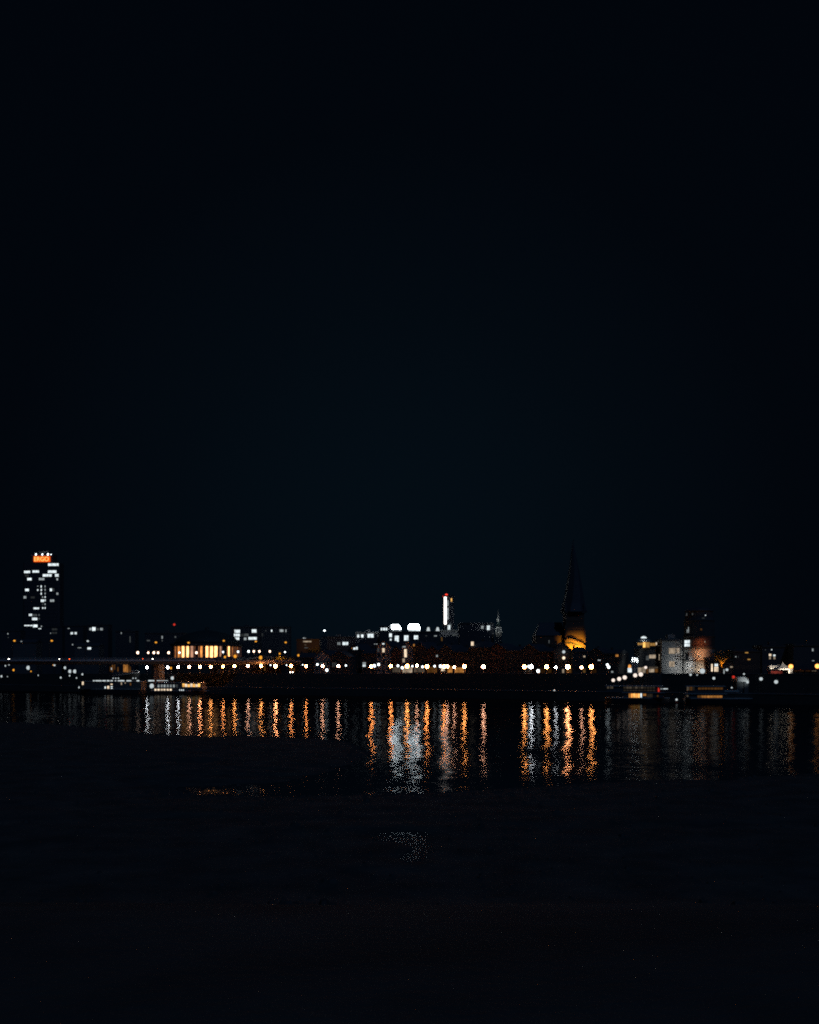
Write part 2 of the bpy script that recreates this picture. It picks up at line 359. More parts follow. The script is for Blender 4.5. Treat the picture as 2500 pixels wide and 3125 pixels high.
pbo = pbm.build('pebbles', 'pebble'); pbo['kind'] = 'stuff'

# ------------------------------------------------------------------ lamps
LM = {}
def lamp_meshes(kind, h, r, mat):
    k = (kind, round(h * 4), round(r * 20), mat)
    if k in LM: return LM[k]
    h = round(h * 4) / 4; P, G, X = MB(), MB(), MB()
    if kind == 'globe':
        P.lathe([(.22, 0), (.2, .35), (.09, .5), (.07, h - r - .12), (.16, h - r - .08), (.16, h - r + .02)], 8); G.ball(0, 0, h, r, 0, 12, 8)
        X.lathe([(.2, h + r - .04), (.14, h + r + .1), (.02, h + r + .22)], 8)
    elif kind == 'road':     # curved arm towards the road
        P.lathe([(.2, 0), (.16, .4), (.09, h - .6)], 8); pts = [(0, h - .6), (.1, h - .1), (.45, h + .2), (1.0, h + .25)]
        for a, b_ in zip(pts, pts[1:]): P.tube((a[0], 0, a[1]), (b_[0], 0, b_[1]), .07, .065)
        G.ball(1.05, 0, h + .08, r, 0, 12, 6, .75); X.box(.55, 1.5, -.2, .2, h + .2, h + .36)
    if kind == 'globe':      # hood added on the house side to keep lamplight off the facades
        R2 = r * 1.12; na, nr = 12, 6; v = []
        for rr_ in (R2, R2 + .03):
            for j in range(nr + 1):
                ph = R(14 + 152 * j / nr)
                v += [(rr_ * math.sin(ph) * math.cos(t), rr_ * math.sin(ph) * math.sin(t), h + rr_ * math.cos(ph)) for t in (R(-6 + 192 * i / na) for i in range(na + 1))]
        q = na + 1; o_ = q * (nr + 1)
        fs = [(d_ + j * q + i, d_ + j * q + i + 1, d_ + (j + 1) * q + i + 1, d_ + (j + 1) * q + i) for d_ in (0, o_) for j in range(nr) for i in range(na)]
        fs += [(j * q + e_, (j + 1) * q + e_, o_ + (j + 1) * q + e_, o_ + j * q + e_) for j in range(nr) for e_ in (0, na)]
        X.add(v, fs)
    LM[k] = (P.mesh('post', 'iron'), G.mesh('globe' if kind == 'globe' else 'lantern', mat, True), X.mesh('cap', 'iron')); return LM[k]
def lamp(px, py, Y, mat, label, group=None, r=.45, base=ZP, kind='globe', name='street_lamp'):
    p = W(px, py, Y); 
    if kind == 'road': p.x -= 1.05
    if kind == 'globe': r *= 1.2
    h = max(p.z - base, r + .3); h = round(h * 4) / 4; me = lamp_meshes(kind, h, r, mat)
    o = thing(name, label, 'street lamp', (p.x, p.y, p.z - h), tangent(px) if kind == 'globe' else 0, group)
    link('post', me[0], o); link('globe' if kind == 'globe' else 'lantern', me[1], o); link('cap', me[2], o); return o
ORD = ['first', 'second', 'third', 'fourth', 'fifth', 'sixth', 'seventh', 'eighth', 'ninth', 'tenth', 'eleventh', 'twelfth', 'thirteenth', 'fourteenth', 'fifteenth', 'sixteenth']
GP = 'globe lamps along the promenade'
def row(items, fmt, group, d=30, **kw):
    for i, it in enumerate(items):
        px, py, mat = it[:3]; r = it[3] if len(it) > 3 else .45
        lamp(px, py, Yq(px) + (it[4] if len(it) > 4 else d), mat, fmt.format(ORD[i]), group, r, **kw)
row([(449, 2037, 'lamp_white'), (480, 2037, 'lamp_white'), (512, 2037, 'lamp_white'), (522, 2039, 'lamp_sodium', .5), (544, 2036, 'lamp_white'), (578, 2035, 'lamp_pale'), (611, 2035, 'lamp_strong'), (644, 2035, 'lamp_gold', .5), (681, 2034, 'lamp_orange'),
     (716, 2033, 'lamp_gold', .5), (757, 2032, 'lamp_pale'), (797, 2032, 'lamp_gold', .5)], '{} globe lamp of the promenade row below bridge and round hall, from the left', GP)
row([(841, 2033, 'lamp_strong', .55), (889, 2032, 'lamp_orange', .5), (935, 2033, 'lamp_orange', .45), (985, 2033, 'lamp_pale', .45), (1033, 2033, 'lamp_pale', .45)], '{} large globe lamp of the evenly spaced promenade row right of the glowing orange tree', GP)
row([(826, 2030, 'lamp_small', .26, 36), (875, 2030, 'lamp_small', .2, 36), (924, 2029, 'lamp_small', .2, 36), (969, 2028, 'lamp_small', .4, 36), (998, 2045, 'lamp_small', .5, 29), (1056, 2031, 'lamp_small', .3, 36)], '{} small white light beside the large globes of the middle promenade, from its left end', 'small white lights on the promenade')
row([(1133, 2034, 'lamp_orange', .5), (1143, 2032, 'lamp_small', .5), (1156, 2028, 'lamp_small', .45), (1193, 2033, 'lamp_orange', .48)], '{} lamp of the loose cluster left of the brightly lit inn fronts', GP)
row([(1215, 2032, 'lamp_small', .4), (1228, 2038, 'lamp_small', .45), (1243, 2033, 'lamp_gold', .6), (1259, 2033, 'lamp_small', .3), (1273, 2031, 'lamp_pale', .42), (1290, 2035, 'lamp_small', .4), (1304, 2034, 'lamp_orange', .6), (1327, 2033, 'lamp_small', .35),
     (1345, 2033, 'lamp_small', .5), (1356, 2034, 'lamp_orange', .5), (1366, 2034, 'lamp_pale', .45), (1387, 2036, 'lamp_pale', .35), (1418, 2034, 'lamp_gold', .55)], '{} lamp from the left in the crowded row before the brightly lit inn fronts', GP)
lamp(1476, 2035, Yq(1476) + 30, 'lamp_pale', 'single orange rimmed globe lamp standing alone in the dark gap of the promenade', GP, .55)
row([(1601, 2035, 'lamp_gold', .55), (1615, 2034, 'lamp_small', .45), (1622, 2035, 'lamp_white', .5), (1643, 2048, 'lamp_small', .5), (1669, 2035, 'lamp_gold', .55), (1696, 2037, 'lamp_white', .32), (1733, 2035, 'lamp_strong', .6), (1775, 2037, 'lamp_pale', .36), (1805, 2035, 'lamp_gold', .58)],
    '{} lamp from the left on the promenade below the dark church spire', GP)
row([(1854, 2029, 'lamp_small', .36), (1858, 2036, 'lamp_small', .4)], '{} of two close white lamps between the church and the stepped ramp', GP)

# ramp of stairs with lamps
rp = [(1862, 4.0), (1990, ZP)]
st = MB(); NS = 36
tA, tB = W(1862, HZ, Yq(1862) + 16), W(1992, HZ, Yq(1992) + 16)
for i in range(NS):
    a_, b_ = tA.lerp(tB, i / NS), tA.lerp(tB, (i + 1) / NS); z = lerp(ZQ, ZP, (i + 1) / NS)
    dv = (tB - tA).normalized(); nv = Vector((-dv.y, dv.x, 0)) * 9.6
    st.add([(a_.x, a_.y, ZQ - .2), (b_.x, b_.y, ZQ - .2), (b_.x + nv.x, b_.y + nv.y, ZQ - .2), (a_.x + nv.x, a_.y + nv.y, ZQ - .2), (a_.x, a_.y, z), (b_.x, b_.y, z), (b_.x + nv.x, b_.y + nv.y, z), (a_.x + nv.x, a_.y + nv.y, z)],
           [(4, 5, 6, 7), (0, 1, 5, 4), (1, 2, 6, 5), (2, 3, 7, 6), (3, 0, 4, 7)])
structure('stairs', st, 'stone')
for i, (px, py, r) in enumerate(((1872, 2076, .5), (1890, 2072, .58), (1907, 2067.6, .6), (1939, 2061, .58), (1956, 2058, .62), (1971, 2037, .42))):
    t = (px - 1862) / 130
    lamp(px, py, Yq(px) + 15.2, 'lamp_ramp', '{} white lamp climbing the stepped ramp, counted from its bottom'.format(ORD[i]), 'lamps up the stepped ramp', r, base=lerp(ZQ, ZP, max(0, t)) )

# ------------------------------------------------------------------ bridge with its lamps and cars
BY, BZ = 468.0, zat(2009, 468)
bx0, bx1 = -420.0, (655 - 1250) / F * BY
br = thing('bridge', 'long flat road bridge with pale parapet reaching the bank before the round hall', 'bridge', (bx0, BY, 0))
L = bx1 - bx0
MB().box(0, L + 40, .35, 18, BZ - 1.6, BZ - .9).box(0, L + 40, 2, 4, BZ - 2.8, BZ - 1.6).box(0, L + 40, 14, 16, BZ - 2.8, BZ - 1.6).build('deck', 'concrete', br)
pb = MB().box(0, L, .1, .35, BZ - 1.3, BZ - .62)
for i in range(int(L / 2.5)): pb.box(i * 2.5, i * 2.5 + .12, .16, .28, BZ - .62, BZ)
pb.box(0, L, .1, .34, BZ, BZ + .14); pb.build('parapet', 'white_paint', br)
for x in (90, 215, 300):
    MB().plan([(x - 2, 3), (x, 1), (x + 2, 3), (x + 2, 15), (x, 17), (x - 2, 15)], -3, BZ - 2.8, sc1=.86).build('pier', 'stone', br)
GR = 'tall curved road lamps on the bridge and street'
for i, (px, py, mt, k) in enumerate(((44, 1956, 'lamp_sodium', 'orange road lamp at the far left below the sign topped tower'), (158, 1956, 'lamp_sodium', 'small orange road lamp just right of the sign topped tower'), (268, 1957, 'lamp_faint', 'white road lamp over the bridge left of all the lit globes'),
      (476, 1961, 'lamp_sodium', 'orange road lamp left of the glowing columns of the round hall'), (575.5, 1962, 'lamp_sodium', 'orange road lamp rising before the left half of the glowing columns'), (683, 1956, 'lamp_sodium', 'orange road lamp rising before the right half of the glowing columns'),
      (781, 1958, 'lamp_sodium', 'orange road lamp just below the white lit office windows'), (872, 1961, 'lamp_sodium', 'orange road lamp above the promenade, rightmost of its kind'))):
    Yl = BY + 1.6 if px < 640 else BY + 30
    lamp(px, py, Yl, mt, k, GR, .55, base=BZ - .9 if px < 640 else ZP, kind='road', name='road_lamp')
GB = 'globe lamps on the bridge deck'
for px, py, mt, r, k in ((421, 1992, 'lamp_soft', .55, 'leftmost white globe lamp on the bridge deck, standing apart'), (453, 1992, 'lamp_soft', .42, 'white globe lamp on the bridge, just left of a close pair'), (470, 1992, 'lamp_soft', .5, 'left globe of the close pair on the bridge deck'),
        (483, 1992, 'lamp_soft', .44, 'right globe of the close pair on the bridge deck'), (515, 1992, 'lamp_soft', .48, 'white globe lamp on the bridge at the left edge of the glowing columns'), (548, 1992, 'lamp_small', .35, 'white globe before the second tall glowing bay of the round hall'), (600, 1992, 'lamp_soft', .5, 'white globe lamp in the dark gap between the glowing columns')):
    lamp(px, py, BY + .9, mt, k, GB, r, base=BZ - .9)
for px, py, mt, r, k in ((681, 1990, 'lamp_small', .36, 'pinkish globe lamp in front of the right end of the glowing columns'), (727, 1989, 'lamp_small', .4, 'globe lamp at the right edge of the glowing columns'), (759, 1988, 'lamp_small', .45, 'left globe of three in line right of the glowing columns'), (775, 1988, 'lamp_soft', .46, 'middle globe of three in line right of the glowing columns'),
        (792, 1988, 'lamp_soft', .46, 'right globe of three in line right of the glowing columns'), (824, 1988, 'lamp_soft', .44, 'lone globe lamp above the glowing orange tree crown'), (870, 1990, 'lamp_small', .32, 'white lamp on the post below the rightmost orange road lamp')):
    lamp(px, py, Yq(px) + 52, mt, k, 'raised globe lamps on the street behind the promenade', r)
for px, py, r, k in ((687, 2005, .5, 'small orange street lamp below the glowing columns, left of two'), (718, 2003, .7, 'orange street lamp below the right end of the glowing columns'), (796, 2007, .75, 'orange street lamp between two rows of white globes, left of the orange tree'), (911, 2000, .45, 'small orange street lamp alone right of the orange tree'),
                     (854, 1995, .4, 'orange street lamp directly above the orange tree crown'), (663, 2023, .5, 'dim red orange lamp left of the small orange tree')):
    lamp(px, py, Yq(px) + 44, 'lamp_sodium', k, 'orange street lamps behind the promenade', r)

def car(px, py, Y, label, rz=0, base=None, front_to_cam=False):
    p = W(px, py, Y); o = thing('parked_car' if front_to_cam else 'car', label, 'car', (p.x, p.y, base), rz)
    prof = [(-2.1, .35), (-2.15, .75), (-1.5, .92), (-.85, 1.42), (.75, 1.42), (1.3, .95), (2.05, .82), (2.15, .5), (2.1, .3)]
    MB().prism(prof, -.85, .85).build('body', 'car_paint', o)
    MB().prism([(-1.3, .95), (-.78, 1.36), (.68, 1.36), (1.12, .97)], -.87, .87).build('window', 'dark_glass', o)
    for x in (-1.35, 1.35):
        for y in (-.87, .69):
            t = MB(); n = 12
            t.add([(x + .33 * math.cos(k * math.pi / 6), yy, .33 + .33 * math.sin(k * math.pi / 6)) for yy in (y, y + .18) for k in range(n)], [tuple(range(n)), tuple(range(2 * n - 1, n - 1, -1))] + [(i, i + n, (i + 1) % n + n, (i + 1) % n) for i in range(n)])
            t.build('wheel', 'rubber', o)
    for y in (-.7, .4):
        MB().box(2.12, 2.2, y, y + .3, .55, .75).ball(2.22, y + .15, .65, .17, 0, 8, 5).build('headlight', 'head_light', o)
        MB().box(-2.22, -2.13, y, y + .3, .6, .78).ball(-2.22, y + .15, .69, .13, 0, 8, 5).build('tail_light', 'tail_light', o)
    return o
car(12, 2006, BY + 7, 'car with glowing lights on the bridge at the far left edge', R(8), BZ - .9)
car(197, 2005, BY + 7, 'car with white head and orange tail lights on the bridge below the sign topped tower', R(-172), BZ - .9)
car(451, 2006, BY + 6, 'car with orange tail lights on the bridge beneath the left globe lamps', R(10), BZ - .9)
car(892, 2050, Yq(892) + 28.6, 'car facing the river with two headlights on, on the promenade under a large globe', R(-92), ZP, True)

# ------------------------------------------------------------------ office tower with the sign
TY = 900.0; fr = Front(125, TY, 0, ZP); tw = thing('office_tower', 'tall dark office tower with scattered white windows and a glowing orange sign on top', 'office tower', fr.loc)
def P1(zxv): return fr.s(zx(1, zxv))
def Z1(zyv): return fr.z(125, zy(1, zyv))
xa, xb = P1(286), P1(745); c = 3.0; zt = Z1(318)
plan = [(xa, 2.4), (xa + c, 0), (xb - c, 0), (xb, 2.4), (xb, 24), (xb - c, 27), (xa + c, 27), (xa, 24)]
plan = [(xa - .1, .9), (xa + 1.2, 0), (xb - 1.2, 0), (xb + .1, .9), (xb + .1, 11), (xb - c, 14), (xa + c, 14), (xa - .1, 11)]
tb = MB().plan(plan, 0, zt)
for k in range(24):
    z = Z1(1110 - 45.3 * (k - 6)) - 1.95
    if 1 < z < zt - 1: tb.box(xa + 1.2, xb - 1.2, -.12, .0, z, z + .7)
tb.build('wall', 'dark_wall', tw)
ca, cb = P1(372), P1(655)
MB().plan([(ca, 3.2), (ca + 1, 2), (cb - 1, 2), (cb, 3.2), (cb, 12), (ca, 12)], zt, Z1(205)).build('crown', 'dark_wall', tw)
MB().box(P1(375), P1(655), 1.6, 5, Z1(228), Z1(222)).build('ledge', 'white_paint', tw)
MB().plan([(P1(450), 6), (P1(575), 6), (P1(575), 11), (P1(450), 11)], Z1(205), Z1(160)).build('roof_house', 'grey_wall', tw)
for a_, r in ((440, 1.15), (485, .75), (520, 1.1), (590, 1.25), (630, .9)):
    MB().ball(P1(a_), 2.6, Z1(212), r * .8, 0, 12, 8).build('floodlight', 'lamp_small', tw)
sg = MB().box(P1(418), P1(620), .6, 2.1, Z1(305), Z1(235)).build('sign_board', 'sign_orange', tw)
cu = bpy.data.curves.new('letters', 'FONT'); cu.body = 'ERGO'; cu.size = 1; cu.extrude = .02; cu.align_x = 'CENTER'
to = bpy.data.objects.new('letters', cu); col.objects.link(to); bpy.context.view_layer.update()
me = bpy.data.meshes.new_from_object(to.evaluated_get(bpy.context.evaluated_depsgraph_get())); bpy.data.objects.remove(to)
xs_ = [v.co.x for v in me.vertices]; ys_ = [v.co.y for v in me.vertices]
hx = (P1(608) - P1(428)) / (max(xs_) - min(xs_)); hy = (Z1(242) - Z1(297)) / (max(ys_) - min(ys_)); x_m = (max(xs_) + min(xs_)) / 2
for v in me.vertices:
    x, y, z = v.co; v.co = ((x - x_m) * hx, -z * 8, (y - min(ys_)) * hy)
me.materials.clear(); me.materials.append(M['sign_letter'])
for p_ in me.polygons: p_.material_index = 0
link('lettering', me, sg, (P1(518), .35, Z1(297)))
TWN = [(602, 735, 325, 360, 'w0', 7), (303, 378, 418, 450, 'w0', 4), (408, 490, 413, 442, 'w0', 4), (600, 708, 413, 447, 'w0', 6), (535, 648, 460, 492, 'w0', 6), (690, 735, 458, 495, 'w0', 2), (342, 398, 507, 540, 'w0', 3),
       (315, 358, 463, 492, 'w3', 2), (487, 557, 507, 537, 'w1', 4), (708, 728, 512, 540, 'w1', 1), (468, 480, 605, 618, 'w1', 1), (510, 524, 602, 630, 'w0', 1), (560, 570, 602, 626, 'w1', 1), (466, 481, 650, 670, 'w0', 1), (510, 525, 645, 672, 'w0', 1), (560, 572, 645, 670, 'w1', 1),
       (315, 362, 643, 678, 'w0', 3), (625, 652, 640, 675, 'w0', 2), (654, 680, 640, 675, 'w2', 2), (708, 732, 692, 722, 'w1', 1), (510, 524, 692, 720, 'w0', 1), (560, 572, 692, 714, 'w1', 1), (297, 330, 735, 770, 'w1', 2), (385, 438, 740, 765, 'w3', 3), (528, 542, 740, 760, 'w1', 1), (560, 572, 738, 760, 'w0', 1),
       (512, 553, 778, 810, 'w0', 3), (560, 572, 778, 803, 'w0', 1), (628, 680, 778, 808, 'w1', 3), (528, 542, 830, 848, 'w2', 1), (560, 572, 828, 848, 'w1', 1), (420, 490, 878, 905, 'w0', 4), (528, 545, 876, 895, 'w0', 1), (560, 572, 874, 896, 'w0', 1), (362, 402, 958, 985, 'w0', 2), (405, 465, 962, 988, 'w2', 4), (482, 498, 962, 985, 'w2', 1),
       (402, 468, 1006, 1038, 'w0', 4), (482, 500, 1010, 1030, 'w2', 1), (305, 408, 1098, 1112, 'w0', 5), (411, 470, 1093, 1128, 'w0', 3), (480, 516, 1138, 1150, 'w0', 2), (513, 526, 1106, 1124, 'w1', 1)]
add_windows(tw, fr, [w(1, a_, b_, c_, d_, 'win_' + m_, n_, 1) for a_, b_, c_, d_, m_, n_ in TWN], off=-.02)

# ------------------------------------------------------------------ far low buildings on the left
building('apartment_block', 'low dark block left of the sign topped tower with two tiny white windows', 'building', 4, 62, 1925, 820, [w(1, 93, 106, 1200, 1217, 'win_w1'), w(1, 99, 108, 1250, 1260, 'win_w2'), w(1, 260, 278, 1297, 1310, 'win_w1')][:2], 'dark_wall')
building('apartment_block', 'dark block at the foot of the sign topped tower with two rows of faint windows', 'building', 140, 190, 1912, 860, [w(1, 650, 718, 1140, 1166, 'win_w3', 5), w(1, 630, 640, 1195, 1210, 'win_w1'), w(1, 650, 715, 1186, 1210, 'win_w3', 5)], 'dark_wall')
building('apartment_block', 'dark block with two square white windows side by side, right of the sign topped tower', 'building', 198, 254, 1910, 840, [w(1, 848, 872, 1137, 1147, 'win_w1', 2), w(1, 885, 916, 1188, 1215, 'win_w0', 2), w(1, 934, 963, 1188, 1215, 'win_w0', 2)], 'dark_wall')
_, f_ = building('apartment_block', 'dark block with one glaring round white light between dim top floor windows', 'building', 266, 330, 1907, 800, [w(1, 1120, 1150, 1135, 1165, 'win_w1', 2), w(1, 1156, 1198, 1125, 1172, 'win_w0', 1), w(1, 1213, 1246, 1138, 1165, 'win_w2', 3), w(1, 1258, 1290, 1135, 1165, 'win_w1', 3)], 'dark_wall')
building('apartment_block', 'dark block with a thin faint lit stair strip, left of the red beacon', 'building', 352, 412, 1926, 780, [w(1, 1515, 1526, 1190, 1211, 'win_w1'), w(1, 1624, 1638, 1240, 1320, 'win_w2', 1, 6)], 'dark_wall')
building('town_house', 'low house behind the bridge with a bright doorway dash and small twin window', 'house', 228, 302, 1962, 620, [w(1, 973, 1020, 1379, 1388, 'win_w1', 3), w(1, 1095, 1142, 1377, 1406, 'win_w0', 3), w(1, 903, 918, 1335, 1353, 'win_w1')], 'grey_wall', 'ridge', 1971)
building('town_house', 'low dark house behind the bridge at the far left with one small white window', 'house', 40, 110, 1950, 640, [w(1, 259, 279, 1297, 1311, 'win_w1', 2)], 'grey_wall', 'ridge', 1960)
building('apartment_block', 'dark block with a small tall white window under the red beacon', 'building', 442, 560, 1932, 700, [w(2, 208, 248, 315, 333, 'win_w2', 3), w(2, 400, 418, 262, 300, 'win_w1', 1, 2), w(2, 404, 417, 316, 334, 'win_w2'), w(2, 573, 594, 265, 288, 'win_w2')], 'dark_wall')
bm = thing('beacon_mast', 'thin mast with a red warning light above the dark block beside the round hall', 'mast', W(532, 1934, 706))
hm = zat(1906, 706) - zat(1934, 706)
MB().lathe([(.16, 0), (.06, hm)], 8).build('mast', 'iron', bm); MB().ball(0, 0, hm, .8, 0, 12, 8).build('beacon', 'red_glow', bm)
W2 = [w(2, 1362, 1435, 180, 222, 'win_w0', 3), w(2, 1590, 1652, 175, 220, 'win_w0', 3), w(2, 1355, 1432, 232, 270, 'win_w0', 3), w(2, 1440, 1480, 235, 268, 'win_w3', 2), w(2, 1486, 1548, 232, 268, 'win_w2', 4), w(2, 1345, 1425, 280, 314, 'win_w0', 4), w(2, 1486, 1520, 284, 318, 'win_w1', 2), w(2, 1546, 1656, 276, 312, 'win_w0', 6)]
building('office_block', 'dark office block with three rows of bright white windows behind the round hall', 'office block', 704, 792, 1913, 760, W2, 'dark_wall')
building('office_block', 'dark low office block with a few faint grey windows along its top floor', 'office block', 796, 884, 1913, 770, [w(3, 130, 142, 185, 203, 'win_w2'), w(3, 204, 221, 180, 207, 'win_w0'), w(3, 317, 368, 176, 210, 'win_w1', 3), w(3, 393, 408, 178, 212, 'win_w1', 1, 2), w(3, 80, 102, 228, 268, 'win_w3', 2, 2), w(3, 0, 18, 272, 316, 'win_w1', 1)], 'dark_wall')

# ------------------------------------------------------------------ round concert hall with glowing bays
HYc, HR = 560.0, 19.0; hx_c = (632 - 1250) / F * HYc
hall = thing('round_hall', 'round domed hall with tall glowing orange bays between its columns', 'hall', (hx_c, HYc, ZP))
def hall_pt(px):       # angle on the drum for a pixel column
    k = (px - 1250) / F; a_ = 1 + k * k; b_ = -2 * (k * hx_c + HYc); c_ = hx_c ** 2 + HYc ** 2 - HR ** 2
    y = (-b_ - math.sqrt(max(b_ * b_ - 4 * a_ * c_, 0))) / (2 * a_); return math.atan2(y - HYc, k * y - hx_c), y
zb_, zt_ = zat(2006, 541) - ZP, zat(1972, 541) - ZP
MB().lathe([(HR + .8, 0), (HR + .8, zb_ - .5), (HR, zb_ - .4), (HR, zt_ + .3), (HR + 1, zt_ + .4), (HR + 1, zt_ + 1.6), (HR - .5, zt_ + 1.7)], 64).build('wall', 'stone', hall)
MB().lathe([(HR - 1, zt_ + 1.7), (HR - 1.5, zt_ + 3), (HR * .8, zt_ + 5.5), (HR * .55, zt_ + 7.6), (HR * .28, zt_ + 8.9), (1.2, zt_ + 9.4), (1.2, zt_ + 10.6), (.2, zt_ + 11.2)], 48).build('dome', 'copper', hall, smooth=True)
emit('bay_hot', (1, .44, .15), 3.4, .5, .8); emit('bay_mid', (1, .36, .08), 1.1, .5, .8); emit('bay_dim', (1, .34, .10), .32, .7, 1.0); emit('bay_pink', (1, .50, .30), .5, .5, .8)
for a_, b_, mt in ((578, 606, 'bay_dim'), (618, 657, 'bay_mid'), (672, 711, 'bay_hot'), (727, 771, 'bay_hot'), (784, 829, 'bay_pink'), (836, 850, 'bay_dim'), (885, 902, 'bay_dim'), (908, 946, 'bay_mid'), (979, 1021, 'bay_hot'), (1032, 1081, 'bay_hot'), (1090, 1137, 'bay_hot'), (1158, 1197, 'bay_pink'), (1267, 1296, 'bay_hot'), (1317, 1342, 'bay_dim'), (1355, 1372, 'bay_dim'), (1384, 1402, 'bay_dim'), (1412, 1422, 'bay_dim'), (1428, 1438, 'bay_dim')):
    pa, pb_ = zx(2, a_), zx(2, b_)
    A0, A1 = hall_pt(max(pa, 530.5))[0], hall_pt(min(pb_, 733.5))[0]; v = []; n_ = 4
    for r_ in (HR + .06,):
        for i in range(n_ + 1):
            t = lerp(A0, A1, i / n_); v += [(r_ * math.cos(t), r_ * math.sin(t), zb_), (r_ * math.cos(t), r_ * math.sin(t), zt_)]
    wb = MB().add(v, [(2 * i, 2 * i + 2, 2 * i + 3, 2 * i + 1) for i in range(n_)])
    wb.build('window', mt, hall)  # niche between columns, its floodlight painted on as emission
    for t in (A0, A1):
        MB().lathe([(.3, zb_ - .4), (.3, zb_), (.22, zb_ + .1), (.2, zt_ - .2), (.32, zt_), (.32, zt_ + .35)], 8, (HR + .45) * math.cos(t), (HR + .45) * math.sin(t)).build('column', 'pale_wall', hall)

# ------------------------------------------------------------------ second row of the old town
building('town_house', 'dark ridge roofed house with a lit cream attic strip beside the glowing orange crown', 'house', 905, 975, 1948, 600, [w(3, 625, 645, 283, 298, 'win_w1'), w(3, 650, 663, 285, 299, 'win_w1'), w(3, 625, 735, 326, 346, 'win_m1', 8), w(3, 645, 670, 374, 388, 'win_m2', 2), w(3, 645, 692, 412, 424, 'win_w2', 4)], 'brick_brown', 'ridge', 1950)
building('office_block', 'dark flat roofed block with a single pale doorway light, behind the middle promenade', 'office block', 980, 1085, 1944, 620, [w(3, 1080, 1093, 345, 380, 'win_w1', 1), w(3, 1101, 1115, 345, 382, 'win_w1', 1), w(3, 1145, 1180, 341, 382, 'win_w0', 2), w(3, 1183, 1220, 341, 382, 'win_w0', 2), w(3, 1125, 1148, 241, 248, 'win_w2')][:4], 'dark_wall')
bl = W(990.6, 1924.5, 624); o = thing('roof_light', 'single white light on a short post above the dark middle rooftops', 'lamp', (bl.x, bl.y, zat(1942, 624)))
hb = bl.z - zat(1942, 624); MB().lathe([(.12, 0), (.08, hb)], 8).build('post', 'iron', o); MB().ball(0, 0, hb, .6, 0, 10, 6, .8).build('globe', 'lamp_small', o)
building('office_block', 'dark block with bright square windows along its top floor, left of the glazed roofs', 'office block', 1085, 1158, 1930, 630, [w(3, 1337, 1366, 243, 282, 'win_w0'), w(3, 1388, 1420, 243, 284, 'win_w0'), w(3, 1475, 1556, 234, 284, 'win_w0', 2), w(3, 1603, 1616, 246, 272, 'win_w2')], 'dark_wall')
rt, f2 = building('market_hall', 'broad dark hall with two glaring white glazed roofs and large white windows', 'hall', 1158, 1342, 1928, 610, [w(4, 52, 76, 585, 621, 'win_w0'), w(4, 85, 110, 585, 621, 'win_w0'), w(4, 116, 140, 585, 621, 'win_w0')][:0] +
    [w(4, 55, 78, 674, 708, 'win_w1', 2), w(4, 84, 114, 672, 712, 'win_w0', 2), w(4, 118, 140, 674, 710, 'win_w0', 1), w(4, 161, 200, 660, 710, 'win_w0', 2), w(4, 172, 196, 728, 766, 'win_w0'), w(4, 238, 291, 690, 770, 'win_w0', 2, 3), w(4, 360, 418, 686, 756, 'win_w0', 2, 3), w(4, 490, 545, 686, 738, 'win_w0', 2, 2),
     w(4, 640, 662, 688, 696, 'win_w2'), w(4, 755, 790, 686, 700, 'win_w1', 2)], 'dark_wall', chimney=False, depth=20)
def trap(name, x0, x1, xa_, xb_, y0, y1, mt):   # roof prism, trapezoid front, several metres deep; dormer floodlight painted as emission
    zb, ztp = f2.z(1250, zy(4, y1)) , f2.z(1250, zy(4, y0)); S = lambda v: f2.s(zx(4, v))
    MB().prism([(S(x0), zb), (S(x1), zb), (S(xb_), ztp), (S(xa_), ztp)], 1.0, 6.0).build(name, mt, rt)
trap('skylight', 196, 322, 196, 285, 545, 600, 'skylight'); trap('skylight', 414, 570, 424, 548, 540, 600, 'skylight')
trap('skylight_base', 202, 322, 202, 322, 600, 632, 'win_w1'); trap('skylight_base', 418, 572, 418, 572, 600, 632, 'win_w0')
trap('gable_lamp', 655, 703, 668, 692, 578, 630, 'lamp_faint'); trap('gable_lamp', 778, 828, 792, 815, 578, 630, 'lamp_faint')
building('stair_house', 'small dark rooftop block with three white windows in a row, left of the glazed roofs', 'building', 1159, 1188, 1912, 607, [w(4, 52, 76, 585, 621, 'win_w0'), w(4, 85, 110, 585, 621, 'win_w0'), w(4, 116, 140, 585, 621, 'win_w0')], 'dark_wall', depth=2.5, chimney=False)
# slim tower with light strip
rt2, f3 = building('slim_tower', 'slim dark tower with a bright vertical light strip and red lights on top', 'tower', 1353, 1386, 1818, 700, [w(4, 921, 945, 225, 298, 'win_w1', 1, 6), w(4, 921, 945, 322, 478, 'win_w1', 1, 12), w(4, 974, 992, 198, 242, 'win_y0', 1, 3)], 'dark_wall', chimney=False, depth=9)
MB().box(f3.s(zx(4, 888)), f3.s(zx(4, 916)), -.35, .0, f3.z(1360, zy(4, 538)), f3.z(1360, zy(4, 182))).build('light_strip', 'mast_light', rt2)
for a_, b_, r_ in ((885, 170, 1.0), (917, 155, 1.35), (975, 168, .6)): MB().ball(f3.s(zx(4, a_)), .8, f3.z(1360, zy(4, b_)), r_ * .75, 0, 10, 6).build('warning_light', 'lamp_red', rt2)
building('office_block', 'low dark block with one glaring white corner light under the slim tower', 'office block', 1344, 1400, 1924, 640, [w(4, 1033, 1056, 630, 648, 'win_w2', 2), w(4, 995, 1050, 670, 690, 'win_w2', 5), w(4, 846, 866, 710, 760, 'win_y2', 2)], 'dark_wall', chimney=False)
